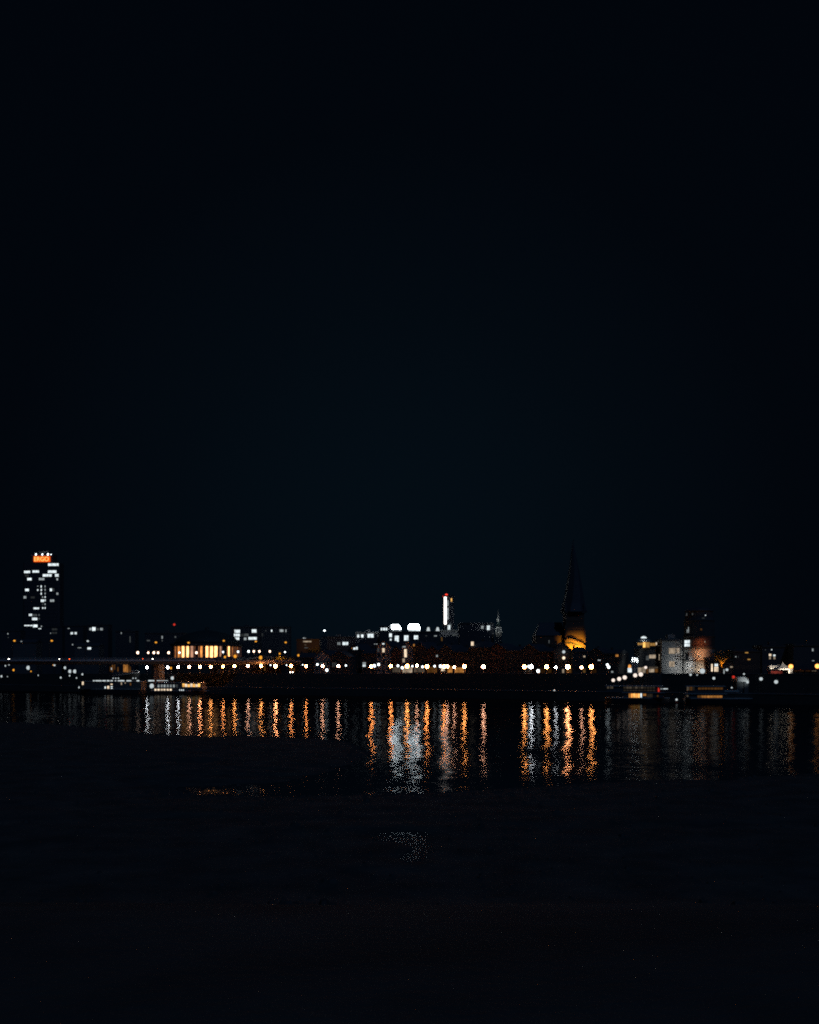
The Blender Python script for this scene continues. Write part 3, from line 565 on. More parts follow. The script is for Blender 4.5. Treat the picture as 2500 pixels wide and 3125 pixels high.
o = building('stair_house', 'glaring white lit stair head on the roof at the foot of the slim tower', 'building', 1364, 1378, 1904, 644, [w(4, 933, 968, 550, 626, 'win_w0', 2, 3)], 'grey_wall', depth=4, chimney=False)[0]
building('office_block', 'wide dark roof block rising between the slim tower and the small lit belfry', 'office block', 1402, 1508, 1902, 660, [w(4, 1374, 1406, 560, 600, 'win_w1', 2, 2), w(4, 1450, 1490, 556, 616, 'win_w0', 2, 2)], 'dark_wall', chimney=False, depth=18)
# belfry
bf = Front(1522, 655); be = thing('belfry', 'small pale lit belfry with thin needle spire on the skyline', 'belfry', bf.loc)
ba, bb = bf.s(1513), bf.s(1531)
def BZz(y): return bf.z(1522, zy(4, y))
MB().box(ba, bb, 0, bb - ba, 0, BZz(645)).build('shaft', 'stone', be); bc = (bb - ba) / 2; bx = (ba + bb) / 2
bl_ = MB().box(ba - .2, bb + .2, -.2, bb - ba + .2, BZz(645), BZz(638)).box(ba - .1, bb + .1, -.1, bb - ba + .1, BZz(585), BZz(574))
for x in (ba, bb - .7):
    for y in (0, bb - ba - .7): bl_.box(x, x + .7, y, y + .7, BZz(638), BZz(585))
bl_.box(bx - .35, bx + .35, 0, .7, BZz(638), BZz(585)); bl_.build('gallery', 'pale_wall', be)
MB().lathe([(1.5, BZz(574)), (1.3, BZz(545)), (.9, BZz(515)), (.8, BZz(500))], 8, bx, bc).build('lantern', 'copper', be)
MB().lathe([(.5, BZz(500)), (1.0, BZz(480)), (.85, BZz(465)), (.4, BZz(450)), (.22, BZz(400)), (.08, BZz(350))], 10, bx, bc).build('spire', 'pale_wall', be)
light('belfry_floodlight', 'SPOT', W(1516, 1932, 649), CW, 420, .3, W(1522, 1921, 655), 90); light('spire_floodlight', 'SPOT', W(1516, 1899, 651), CW, 420, .3, W(1522, 1886, 656), 90)

# ------------------------------------------------------------------ church with tall spire
chY = 525.0; cf = Front(1754, chY); ch = thing('church', 'tall dark church with soaring pointed spire, its tower foot lit deep orange', 'church', cf.loc)
ta, tb_ = cf.s(1727), cf.s(1783); td = tb_ - ta; tx = (ta + tb_) / 2
def CZ(y): return cf.z(1754, zy(5, y))
T = MB().box(ta, tb_, 0, td, 0, CZ(960))
for z in (CZ(1180), CZ(1060)): T.box(ta - .15, tb_ + .15, -.15, td + .15, z, z + .35)
T.build('tower', 'church_brick', ch)
for x in (ta - .5, tb_ - .4):
    MB().box(x, x + .9, -.55, .0, 0, CZ(1150)).add([(x, -.55, CZ(1150)), (x + .9, -.55, CZ(1150)), (x + .9, 0, CZ(1150)), (x, 0, CZ(1150)), (x, 0, CZ(1110)), (x + .9, 0, CZ(1110))], [(0, 1, 5, 4), (0, 4, 3), (1, 2, 5)]).build('buttress', 'church_brick', ch)
MB().box(ta - .7, tb_ + .7, -.7, td + .7, CZ(960), CZ(940)).build('cornice', 'stone', ch)
sp = MB(); v = []; NL = 9
for j in range(NL):
    t = j / (NL - 1); r = lerp(6.8, .12, t ** .92); z = lerp(CZ(940), CZ(30), t); r *= 1 if j else 1.08
    for k in range(8):
        a_ = 2 * math.pi * (k + .5) / 8 + t * .5; v.append((tx + r * math.cos(a_) + .35 * math.sin(t * 4), td / 2 + r * math.sin(a_), z))
sp.add(v, [(j * 8 + k, j * 8 + (k + 1) % 8, (j + 1) * 8 + (k + 1) % 8, (j + 1) * 8 + k) for j in range(NL - 1) for k in range(8)] + [tuple(range(7, -1, -1))]); sp.build('spire', 'slate', ch)
for a_, b_ in ((-1, 0), (1, 0)):
    for yy in (0, td): MB().lathe([(.9, CZ(940)), (.7, CZ(880)), (.05, CZ(800))], 6, tx + a_ * (td / 2 + .1), yy).build('pinnacle', 'slate', ch)
MB().tube((tx + .1, td / 2, CZ(30)), (tx + .1, td / 2, CZ(8)), .08, .05).ball(tx + .1, td / 2, CZ(20), .25, 0, 8, 5).build('finial', 'iron', ch)
na, nb_ = cf.s(1640), cf.s(1726.5)
MB().box(na, nb_, 4, 22, 0, CZ(1240)).build('nave', 'church_brick', ch)
MB().add([(na - .3, 3.6, CZ(1240)), (nb_, 3.6, CZ(1240)), (nb_, 22.4, CZ(1240)), (na - .3, 22.4, CZ(1240)), (na + 3, 13, CZ(1060)), (nb_, 13, CZ(1060))], [(0, 1, 5, 4), (2, 3, 4, 5), (0, 4, 3), (1, 2, 5)]).build('nave_roof', 'slate', ch)
MB().add([(cf.s(zx(5, x)), y, CZ(z)) for y in (-2.2, -2.0) for x, z in ((800, 1330), (880, 1325), (1045, 1378), (1045, 1396), (880, 1348), (800, 1345))],
         [(0, 1, 2, 3, 4, 5), (11, 10, 9, 8, 7, 6)] + [(i, (i + 1) % 6, (i + 1) % 6 + 6, i + 6) for i in range(6)]).build('roof_edge', 'slate', ch)
for px, e in ((1737, 1.0), (1750, 1.1), (1763, 1.2), (1774, 1.0)):
    light('church_floodlight', 'SPOT', W(px, 1992, chY - 5.5), (1, .50, .03), e * 8500, .2, W(px + 1, 1974, chY), 78).data.spot_blend = 1

# ------------------------------------------------------------------ front row of houses along the promenade
GH = 'old town houses along the promenade'
def house(px0, px1, pytop, pyeave, label, wins=(), wall='render_wall', roof='ridge', d=47, rm='slate', ang=None):
    pc = (px0 + px1) / 2
    return building('town_house', label, 'house', px0, px1, pytop, Yq(pc) + d, wins, wall, roof, pyeave, ang=tangent(pc, d) if ang is None else ang, dark=True, group=GH, roofmat=rm)
house(640, 700, 2003, 2013, 'low dark house under the right end of the glowing columns, leftmost of the promenade houses', [], 'brick_brown')
house(700, 765, 2005, 2014, 'low dark house right of the small orange tree', [], 'render_wall')
house(765, 830, 2000, 2011, 'dark house behind the orange street lamp, left of the large orange tree', [w(3, 0, 22, 660, 700, 'win_o2', 2), w(3, 112, 133, 630, 720, 'win_o2', 1, 3)][1:], 'brick_red')
house(880, 960, 1992, 2006, 'dark wide house behind the car with headlights on', [w(3, 445, 520, 690, 722, 'win_o2', 5)], 'render_wall', 'hip')
house(960, 1008, 1985, 2002, 'dark house with a row of tall narrow lit panes, left of its near twin', [w(3, 853, 890, 612, 655, 'win_w2', 4, 3), w(3, 918, 932, 612, 660, 'win_w2', 1, 4)], 'pale_wall', 'gable')
house(1008, 1062, 1988, 2004, 'dark house with two columns of faint lit panes behind the last large middle globe', [w(3, 1012, 1026, 614, 672, 'win_w2', 1, 5), w(3, 1037, 1048, 614, 668, 'win_w2', 1, 5), w(3, 1056, 1066, 614, 650, 'win_w2', 1, 4)], 'render_wall', 'gable')
house(1062, 1104, 1966, 1986, 'tall narrow dark house with a bright white upper window and a red speck', [w(3, 1264, 1274, 416, 432, 'win_o1'), w(3, 1287, 1318, 414, 443, 'win_w0', 2), w(3, 1322, 1346, 405, 443, 'win_w0', 1)], 'brick_brown', 'gable', d=55)
house(1104, 1150, 1978, 1994, 'dark house with one four paned white window at street level', [w(3, 1410, 1452, 608, 632, 'win_w1', 2), w(3, 1410, 1450, 636, 668, 'win_w0', 2)], 'render_wall')
house(1150, 1192, 1955, 1972, 'tall dark house with a warm lit window under a small white one', [w(3, 1668, 1698, 357, 376, 'win_w0', 2), w(3, 1668, 1700, 424, 478, 'win_m0', 2, 3), w(3, 1605, 1628, 424, 470, 'win_w2', 2, 3), w(3, 1560, 1578, 363, 375, 'win_w1'), w(3, 1588, 1606, 363, 375, 'win_w1')], 'pale_wall', 'gable')
def shop(px0, px1, y0, y1, n, mt): return (px0, px1, y0, y1, mt, n, 2)
house(1192, 1226, 1972, 1990, 'narrow dark house at the left end of the brightly lit inn fronts', [shop(1198, 1222, 2036, 2052, 4, 'win_m2')], 'brick_red', 'gable')
house(1226, 1262, 1957, 1976, 'house with a bright tall stair window above the lit inn fronts', [w(4, 332, 382, 826, 846, 'win_w1', 4), w(4, 460, 482, 798, 832, 'win_o1')][:1] + [w(4, 362, 398, 868, 975, 'win_m0', 1, 6), w(4, 338, 372, 990, 1042, 'win_m1', 2, 3), shop(1229, 1260, 2035, 2053, 5, 'win_m1')], 'pale_wall', 'gable')
house(1262, 1300, 1960, 1980, 'house with one orange attic window above the lit inn fronts', [w(4, 480, 502, 800, 832, 'win_o1'), w(4, 485, 510, 858, 892, 'win_o3', 2), shop(1264, 1296, 2037, 2052, 5, 'win_m2')], 'brick_brown', 'gable')
house(1300, 1340, 1972, 1990, 'house with a dull warm inn front and a faint upper light, amid the lit row', [w(4, 780, 805, 942, 970, 'win_w1', 2), shop(1303, 1334, 2035, 2053, 6, 'win_o2')], 'brick_red', 'gable')
house(1340, 1382, 1968, 1986, 'house whose inn front glows in orange vertical bands', [shop(1347, 1358, 2038, 2048, 2, 'win_m0'), shop(1365, 1381, 2033, 2053, 4, 'win_o1')], 'render_wall', 'gable')
house(1382, 1430, 1974, 1990, 'house with a wide orange glowing inn front, right end of the lit row', [shop(1389, 1416, 2037, 2053, 6, 'win_o1')], 'brick_brown', 'ridge')
house(1430, 1490, 1956, 1976, 'tall dark house behind the lone globe lamp with one small warm lit window', [w(4, 1242, 1278, 768, 822, 'win_m0', 1, 3)], 'render_wall', 'hip')
house(1490, 1545, 1964, 1982, 'unlit house right of the lone globe lamp, in the dark gap', [], 'brick_red', 'gable')
house(1545, 1592, 1972, 1986, 'unlit ridge roofed house just left of the lamps below the church', [], 'render_wall')
house(1592, 1640, 1966, 1984, 'house with one faint lit stair strip, behind the first lamps below the church', [w(5, 600, 612, 1300, 1340, 'win_w2', 1, 4), shop(1605, 1620, 2039, 2052, 3, 'win_m3')], 'brick_brown', 'gable')
house(1640, 1690, 1974, 1988, 'house with a dull reddish street front left of the orange lit tower foot', [shop(1648, 1664, 2040, 2054, 3, 'win_o3'), shop(1672, 1684, 2041, 2054, 2, 'win_o3')], 'brick_red')
house(1690, 1748, 1961, 1987, 'dark gabled house cutting across the left of the orange lit tower foot', [shop(1716, 1722, 2042, 2054, 2, 'win_m1'), shop(1728, 1746, 2034, 2054, 3, 'win_o2')], 'brick_brown', 'gable', ang=0)
house(1748, 1800, 1974, 1987, 'dark hip roofed house cutting across the right of the orange lit tower foot', [w(5, 1038, 1064, 1495, 1518, 'win_m1', 2), shop(1779, 1787, 2040, 2053, 2, 'win_y2')], 'render_wall', 'hip', ang=0)
house(1800, 1838, 1978, 1990, 'dark house with a faint reddish front right of the church', [shop(1803, 1820, 2042, 2054, 4, 'win_o3')], 'brick_red', 'gable')
house(1838, 1892, 1982, 1994, 'dark house with a small square lit sign above two tiny white lights', [w(5, 1445, 1484, 1472, 1510, 'win_o1', 2, 2), w(5, 1224, 1236, 1548, 1562, 'win_w0'), w(5, 1243, 1256, 1548, 1562, 'win_w0'), w(5, 1392, 1418, 1690, 1714, 'win_w1', 2)], 'render_wall')
for px, py, k in ((1721.5, 1989.5, 'upper of two round lights stacked before the orange lit tower foot'), (1721.5, 2008, 'lower of two round lights stacked before the orange lit tower foot')):
    p = W(px, py, Yq(1721) + 45.6); o = thing('wall_lamp', k, 'lamp', p, tangent(1721, 47), 'stacked round house lights')
    MB().box(-.12, .12, -.1, 1.3, -.05, .05).build('bracket', 'iron', o); MB().ball(0, -.2, 0, .6, 0, 12, 8).build('globe', 'lamp_faint' if py < 2000 else 'win_m0', o)

# ------------------------------------------------------------------ domed pavilion tower, pale mansion, castle tower
pY = Yq(1974) + 60; pf = Front(1975, pY); pv = thing('pavilion', 'domed corner tower with a glowing yellow gallery and small white lit cupola', 'tower', pf.loc)
def S6(x): return pf.s(zx(6, x))
def Z6(y): return pf.z(1975, zy(6, y))
MB().box(S6(500), S6(850), 0, 9, 0, Z6(690)).build('wall', 'render_wall', pv)
MB().box(S6(540), S6(650), -.5, 4, Z6(690), Z6(675)).box(S6(470), S6(760), -.9, 8, Z6(655), Z6(638)).build('balcony', 'stone', pv)
for a_, b_, c_, d_, mt, n_ in ((466, 545, 600, 636, 'win_y1', 5), (546, 584, 590, 672, 'win_y0', 2), (588, 648, 592, 672, 'win_y1', 4), (650, 738, 604, 648, 'win_y1', 6), (734, 758, 596, 636, 'win_m0', 1)):
    window_mesh(S6(a_), S6(b_), Z6(d_), Z6(c_), n_, 1).build('gallery_window', ['frame', mt], pv, (0, -.95, 0))
MB().box(S6(468), S6(756), -.8, 7, Z6(596), Z6(584)).build('eave', 'copper', pv)
MB().lathe([(3.0, Z6(584)), (2.7, Z6(560)), (1.9, Z6(540)), (.9, Z6(530))], 16, S6(585), 2.5).build('dome', 'pale_wall', pv)
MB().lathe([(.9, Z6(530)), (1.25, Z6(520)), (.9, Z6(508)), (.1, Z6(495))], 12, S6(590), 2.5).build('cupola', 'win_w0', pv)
light('dome_floodlight', 'SPOT', (pf.p.x + S6(560), pf.p.y - 1.5, ZP + Z6(572)), CW, 60, .2, (pf.p.x + S6(585), pf.p.y + 2, ZP + Z6(555)), 120)
add_windows(pv, pf, [w(6, 600, 645, 795, 862, 'win_w2', 3, 2), w(6, 648, 746, 778, 836, 'win_m1', 6, 1), w(6, 794, 834, 806, 864, 'win_m1', 2), w(6, 796, 832, 772, 802, 'win_m0', 2), w(6, 476, 536, 972, 1050, 'win_m1', 4, 2), w(6, 545, 600, 965, 1052, 'win_m1', 3, 2), w(6, 606, 636, 990, 1075, 'win_o2', 2, 2), w(6, 645, 780, 960, 985, 'win_m2', 8, 1), w(6, 645, 725, 990, 1045, 'win_m1', 5, 1), w(6, 730, 782, 990, 1045, 'win_o2', 3, 1)])
GF = 'floodlit flagpoles by the stepped ramp'
for i, (x, y0, y1, k) in enumerate(((397, 815, 905, 'left and shortest of three white lit flagpoles above the stepped ramp'), (431, 822, 955, 'middle one of three white lit flagpoles above the stepped ramp'), (468, 832, 1010, 'right one of three white lit flagpoles above the stepped ramp'))):
    Yf = Yq(1938) + 40; p0 = W(zx(6, x), 2057, Yf); p1 = zat(zy(6, y0), Yf) - ZP
    o = thing('flagpole', k, 'flagpole', (p0.x, p0.y, ZP), 0, GF)
    MB().lathe([(.3, 0), (.26, p1 - .3), (.2, p1)], 8).build('pole', 'white_paint', o); MB().ball(0, 0, p1 + .15, .28, 0, 8, 5).build('finial', 'white_paint', o)
    light('flagpole_floodlight', 'SPOT', (p0.x - .3, p0.y - 2.6, zat(zy(6, y1), Yf) + 2.2), CW, 1400, .1, (p0.x, p0.y, ZP + p1 * .86), 42)
o = thing('pillar_sign', 'tall glowing white and orange light column at the foot of the flagpoles', 'light column', W(1922, 2055, Yq(1922) + 30))
MB().box(-.9, .9, -.5, .5, -.2, .4).build('base', 'concrete', o); MB().lathe([(.75, .4), (.72, 1.8), (.5, 2.0)], 10).build('lower_lamp', 'win_w0', o); MB().lathe([(.5, 2.0), (.45, 2.9), (.1, 3.2)], 10).build('upper_lamp', 'win_o0', o)

mnY = Yq(2056) + 62; mA = tangent(2056, 62) * .5
mr, mf = building('mansion', 'pale flat fronted mansion dimly lit white, with two bands of bright windows', 'mansion', 2020, 2083, 1953, mnY, [], 'pale_wall', 'flat', depth=10, chimney=False)
add_windows(mr, mf, [w(6, 944, 1040, 678, 766, 'win_m1', 5, 1), w(6, 1050, 1115, 676, 764, 'win_m0', 4, 1), w(6, 950, 1032, 878, 962, 'win_m1', 4, 1), w(6, 1045, 1060, 880, 955, 'win_w3', 1, 1)])
for x in (1060, 1082, 1104, 1126): MB().lathe([(.25, mf.z(2070, 2015)), (.2, mf.z(2070, 1954))], 8, mf.s(zx(6, x)), -.2).build('column', 'pale_wall', mr)
MB().box(mf.s(2041), mf.s(2062), 1, 5, mf.z(2050, 1952), mf.z(2050, 1936)).build('attic', 'pale_wall', mr)
light('mansion_floodlight', 'SPOT', W(2066, 2048, mnY - 9), (.85, .95, 1), 520, .4, W(2062, 2000, mnY), 120)

cY = Yq(2134) + 66; k_ = 1; cfp = W(2134, HZ, cY); ct = thing('castle_tower', 'round stacked castle tower lit white and orange below, its upper storeys dark', 'tower', (cfp.x, cfp.y, ZP))
def rx(a_, b_): return (zx(6, b_) - zx(6, a_)) / 2 / F * (cY - 5)
def C6(y): return zat(zy(6, y), cY - 5) - ZP
r1 = rx(1165, 1635)
MB().lathe([(r1 * 1.01, 0), (r1 * .985, C6(880))], 40).build('lower_stage', 'pale_wall', ct, smooth=False)
MB().lathe([(r1 * .985, C6(880)), (r1 * 1.02, C6(875)), (r1 * 1.02, C6(862)), (r1 * .96, C6(858))], 40).build('cornice', 'stone', ct)
MB().lathe([(r1 * .975, C6(858)), (r1 * .975, C6(690))], 40).build('second_stage', 'pale_wall', ct)
MB().lathe([(r1 * .975, C6(690)), (r1 * 1.03, C6(682)), (r1 * 1.03, C6(655)), (r1 * .96, C6(650))], 40).build('cornice', 'stone', ct)
MB().lathe([(r1 * .97, C6(650)), (r1 * .97, C6(515))], 40).build('third_stage', 'brick_brown', ct)
MB().lathe([(r1 * .97, C6(515)), (r1 * 1.01, C6(505)), (r1 * 1.01, C6(490)), (r1 * .93, C6(485))], 40).build('cornice', 'stone', ct)
MB().lathe([(r1 * .95, C6(485)), (r1 * .95, C6(270)), (r1 * .98, C6(265)), (r1 * .98, C6(255))], 40).build('top_stage', 'stone', ct)
MB().lathe([(r1 * .93, C6(255)), (r1 * .88, C6(215)), (r1 * .86, C6(115))], 32).build('lantern', 'dark_wall', ct)
MB().lathe([(r1 * .92, C6(115)), (r1 * .9, C6(105)), (r1 * .55, C6(70)), (.1, C6(55))], 32).build('roof', 'slate', ct)
def tower_win(x0, x1, y0, y1, mt, nx=1, ny=2, r=None):
    r = r or r1 * .99; sx = ((zx(6, x0) + zx(6, x1)) / 2 - 1250) / F
    # angle where this pixel column meets the drum
    a_ = 1 + sx * sx; b_ = -2 * (sx * cfp.x + cfp.y); c_ = cfp.x ** 2 + cfp.y ** 2 - r * r; D = max(b_ * b_ - 4 * a_ * c_, 0)
    y = (-b_ - math.sqrt(D)) / (2 * a_); ang = math.atan2(y - cfp.y, sx * y - cfp.x)
    wd = (zx(6, x1) - zx(6, x0)) / F * cY / max(.35, -math.sin(ang)) / 2
    mb = window_mesh(-wd, wd, C6(y1), C6(y0), nx, ny)
    mb.build('window', ['frame', mt], ct, (r * math.cos(ang), r * math.sin(ang), 0), ang + math.pi / 2)
tower_win(1195, 1246, 556, 606, 'win_w0', 2, 1); tower_win(1195, 1246, 610, 662, 'win_w0', 2, 1); tower_win(1400, 1424, 785, 815, 'win_m1', 1, 1); tower_win(1480, 1492, 575, 595, 'win_m1', 1, 1)
tower_win(1208, 1220, 145, 185, 'win_w2', 1, 2, r1 * .9); tower_win(1294, 1308, 150, 180, 'win_w2', 1, 2, r1 * .9); tower_win(1218, 1228, 396, 446, 'win_w1', 1, 3, r1 * .97); tower_win(1237, 1247, 360, 446, 'win_w1', 1, 4, r1 * .97); tower_win(1420, 1445, 385, 415, 'win_o2', 2, 2, r1 * .97)
tower_win(1487, 1504, 180, 194, 'win_w0', 1, 1, r1 * .9); tower_win(1202, 1234, 755, 862, 'dark_glass', 1, 3); tower_win(1440, 1480, 220, 240, 'win_w3', 2, 1, r1 * .9)
for px, dy, z, c_, e, tgt in ((2090, -9.0, 2.0, (.95, .97, 1), 1100, (2090, 2036)), (2118, -9.0, 1.2, (1, .80, .60), 170, (2125, 2040)), (2142, -9.0, 1.0, (1, .74, .52), 420, (2140, 2038)), (2139, -9.6, 6.8, (1, .45, .20), 620, (2139, 1996)), (2140, -9.2, 12.5, (1, .22, .06), 330, (2141, 1972))):
    Yl = cY + dy; p = W(px, HZ, Yl); p.z = ZP + z; t = W(tgt[0], tgt[1], cY - 5)
    light('castle_floodlight', 'SPOT', p, c_, e * (1.15 if z < 5 else 1.2), .2, t, 85 if z < 5 else 110).data.spot_blend = 1

# ------------------------------------------------------------------ right: portal house, tree, tent, stalls, kiosk, dark blocks
building('gatehouse', 'low house with two tall glowing doorways beside the castle tower and orange tree', 'house', 2163, 2236, 2004, Yq(2190) + 58, [w(7, 100, 126, 918, 1032, 'win_m0', 1, 4), w(7, 148, 210, 960, 1034, 'win_m0', 3, 3), w(7, 152, 204, 914, 955, 'win_w0', 2, 1), w(7, 286, 304, 996, 1064, 'win_w1', 1, 3), w(7, 388, 428, 952, 976, 'win_m1', 3)], 'brick_red', 'ridge', 2014)
o = lamp(2219, 2044, Yq(2219) + 45, 'lamp_faint', 'small white lamp right of the orange lit tree trunk', None, .4)
o = lamp(2144, 2048, Yq(2144) + 31, 'lamp_faint', 'pale globe lamp at the foot of the lit castle tower', None, .75)
building('town_house', 'dark house right of the orange tree with two orange dashes and a small white window', 'house', 2238, 2322, 1980, Yq(2280) + 80, [w(7, 612, 660, 740, 758, 'win_y1', 3), w(7, 648, 692, 843, 858, 'win_y1', 3), w(7, 466, 480, 800, 818, 'win_w1'), w(7, 505, 516, 795, 826, 'win_w3')], 'brick_brown', 'ridge', 1986)
building('apartment_block', 'dark block above the white tent with two bright lantern like windows', 'building', 2326, 2420, 1972, Yq(2370) + 85, [w(7, 970, 1008, 765, 800, 'win_m0', 1), w(7, 974, 1000, 806, 848, 'win_m1', 2), w(7, 1034, 1070, 776, 805, 'win_w0', 1), w(7, 1038, 1068, 808, 848, 'win_m1', 2), w(7, 1004, 1020, 696, 712, 'win_w0'), w(7, 913, 926, 700, 712, 'win_w2')], 'dark_wall')
building('apartment_block', 'dark block at the far right edge with one small white window high up', 'building', 2422, 2560, 1968, Yq(2480) + 85, [w(7, 1618, 1644, 686, 726, 'win_w1', 1, 2), w(7, 1618, 1652, 864, 876, 'win_w1', 3)], 'dark_wall')

def tree(px, pybase, Y, hgt, crad, label, leafmat, seed, nl=1700, base=ZP, group=None, lean=0, cz=.68):
    rnd = random.Random(seed); p = W(px, HZ, Y); o = thing('tree', label, 'tree', (p.x, p.y, base), 0, group)
    tr = MB(); fork = Vector((lean * .3, 0, hgt * .42)); tr.tube((0, 0, -.2), fork, hgt * .042, hgt * .032, 9); tips = []
    for k in range(7):
        a_ = 2 * math.pi * k / 7 + rnd.uniform(-.3, .3); e = rnd.uniform(.35, .95)
        q = fork + Vector((math.cos(a_) * crad * e * .55, math.sin(a_) * crad * e * .55, hgt * rnd.uniform(.16, .3))); tr.tube(fork - Vector((0, 0, .15)), q, hgt * .022, hgt * .012, 6)
        for m_ in range(3):
            d_ = Vector((math.cos(a_ + rnd.uniform(-.9, .9)), math.sin(a_ + rnd.uniform(-.9, .9)), rnd.uniform(.1, .9))) * crad * rnd.uniform(.35, .6)
            tr.tube(q, q + d_, hgt * .012, hgt * .004, 5); tips += [q, q + d_ * .6, q + d_]
    tr.build('trunk', 'bark', o)
    cr_ = MB()
    for i in range(nl):
        c_ = rnd.choice(tips); s = crad * .2
        c_ = c_ + Vector((rnd.gauss(0, s), rnd.gauss(0, s), rnd.gauss(0, s * .8))); u = Vector((rnd.gauss(0, 1), rnd.gauss(0, 1), rnd.gauss(0, 1))).normalized(); v_ = u.orthogonal().normalized(); sz = rnd.uniform(.10, .24)
        cr_.add([c_ - u * sz, c_ + v_ * sz * .6, c_ + u * sz, c_ - v_ * sz * .6], [(0, 1, 2, 3)])
    cr_.build('crown', leafmat, o); return o
ty = Yq(2203) + 42
tree(2203, 2058, ty, 8.6, 4.6, 'spreading tree with trunk and limbs floodlit bright orange beside the castle tower', 'leaf', 3, 1300)
p = W(2203, HZ, ty)
for dx, e in ((-1.3, 950), (1.4, 950)): light('tree_floodlight', 'SPOT', (p.x + dx, p.y - 2.6, ZP + .5), (1, .36, .02), e * 4, .12, (p.x, p.y, ZP + 5), 50)
tree(855, 2057, Yq(855) + 41, 9.6, 2.9, 'round crowned tree glowing orange between promenade and bridge lamps', 'leaf', 5, 1500)
p = W(855, 1996, Yq(855) + 38.5); light('tree_lamp_glow', 'SPOT', p, (1, .38, .03), 1500, .3, (p.x, p.y + 3, p.z - 4), 120)
tree(701, 2057, Yq(701) + 41, 7.2, 2.2, 'small tree glowing red orange below the glowing columns', 'leaf', 8, 1100)
p = W(700, 2016, Yq(701) + 38.6); light('tree_lamp_glow', 'SPOT', p, (1, .25, .03), 420, .3, (p.x, p.y + 3, p.z - 2), 120)
tree(954, 1990, 590, 18.5, 4.2, 'tall tree with one glowing orange patch among the rooftops beside the cream attic strip', 'leaf', 11, 1500)
p = W(956, 1966, 585.2); light('tree_lamp_glow', 'SPOT', p, (1, .40, .03), 1100, .3, (p.x, p.y + 5, p.z), 110)

# marquee
tY = Yq(2390) + 34
def tent(px, label, wdt, hw, hp, Y):
    p = W(px, HZ, Y); o = thing('marquee', label, 'tent', (p.x, p.y, ZP)); h = wdt / 2; v = []; NR = 7; NSg = 16
    for j in range(NR):
        t = j / (NR - 1); s = h * (1 - t) ** 1.6 * .985 + .04; z = hw + (hp - hw) * t
        for k in range(NSg):
            q = k / NSg * 4; e = int(q); f_ = q - e; a_, b_ = [((-1, -1), (1, -1)), ((1, -1), (1, 1)), ((1, 1), (-1, 1)), ((-1, 1), (-1, -1))][e]
            v.append((s * lerp(a_[0], b_[0], f_), s * lerp(a_[1], b_[1], f_), z))
    MB().add(v, [(j * NSg + k, j * NSg + (k + 1) % NSg, (j + 1) * NSg + (k + 1) % NSg, (j + 1) * NSg + k) for j in range(NR - 1) for k in range(NSg)]).build('canopy', 'canvas', o)
    MB().box(-h, h, -h - .04, -h, hw - .35, hw).box(-h, h, h, h + .04, hw - .35, hw).box(-h - .04, -h, -h, h, hw - .35, hw).box(h, h + .04, -h, h, hw - .35, hw).build('valance', 'canvas', o)
    for a_ in (-h + .06, h - .06):
        for b_ in (-h + .06, h - .06): MB().tube((a_, b_, 0), (a_, b_, hw), .05, .05).build('leg', 'iron', o)
    return o, h
o, h = tent(2389, 'white peaked marquee glowing between the lantern windows and a globe lamp', 4.9, 1.75, 3.9, tY)
MB().box(h - 1.4, h - .05, -h - .02, -h + .03, .15, 1.75).build('side_panel', 'canvas', o)
lp = W(2408, 2050, tY - 5.2); light('marquee_light', 'SPOT', lp, (1, .85, .66), 900, .2, (o.location.x, tY, ZP + 2.4), 100)
sY = Yq(2365) + 44; p = W(2366, HZ, sY); o = thing('stall', 'low white roofed stall just left of the peaked marquee', 'stall', (p.x, p.y, ZP))
zr = zat(2038, sY) - ZP
MB().box(-2.2, 2.2, -1.5, 1.5, zr - .5, zr).add([(-2.4, -1.6, zr), (2.4, -1.6, zr), (2.4, 1.6, zr), (-2.4, 1.6, zr), (-2, 0, zr + .9), (2, 0, zr + .9)], [(0, 1, 5, 4), (2, 3, 4, 5), (0, 4, 3), (1, 2, 5)]).build('roof', 'canvas', o); MB().box(-2.1, 2.1, -1.3, 1.4, 0, 1.0).build('counter', 'red_canvas', o)
for a_ in (-2.1, 2.0):
    for b_ in (-1.4, 1.3): MB().box(a_, a_ + .1, b_, b_ + .1, 0, zr - .5).build('post', 'iron', o)
light('stall_light', 'SPOT', W(2362, 2030, sY - 4), (1, .85, .66), 420, .2, W(2366, 2034, sY), 110)
for i, (px, k) in enumerate(((2425, 'first dim red market stall right of the marquee lamp'), (2444, 'second dim red market stall right of the marquee lamp'), (2463, 'third dim red market stall right of the marquee lamp'), (2482, 'fourth dim red market stall, near the right edge'))):
    Ys = Yq(px) + 40; p = W(px, HZ, Ys); o = thing('market_stall', k, 'stall', (p.x, p.y, ZP), 0, 'dim red market stalls'); zr = zat(2044, Ys) - ZP
    MB().prism([(-1.05, zr - .35), (1.05, zr - .35), (1.05, zr - .2), (0, zr + .25), (-1.05, zr - .2)], -1, 1).build('canopy', 'red_canvas', o); MB().box(-.95, .95, -.7, .8, 0, .95).build('counter', 'bark', o); MB().box(-.95, .95, .82, .9, 0, zr - .36).build('back_panel', 'red_canvas', o)
    for a_ in (-.98, .9):
        MB().box(a_, a_ + .08, -.95, -.87, 0, zr - .35).build('post', 'iron', o)
    MB().box(-.7, .7, -.92, -.86, zr - .42, zr - .36).build('lamp_bar', 'win_m1' if i == 3 else 'win_o2', o)
lamp(2414, 2034, Yq(2414) + 29, 'lamp_amber', 'globe lamp glowing white and orange just right of the peaked marquee', GP, .6)
lamp(2495, 2033, Yq(2495) + 29, 'lamp_amber', 'globe lamp glowing orange at the right edge of the photo', GP, .6)
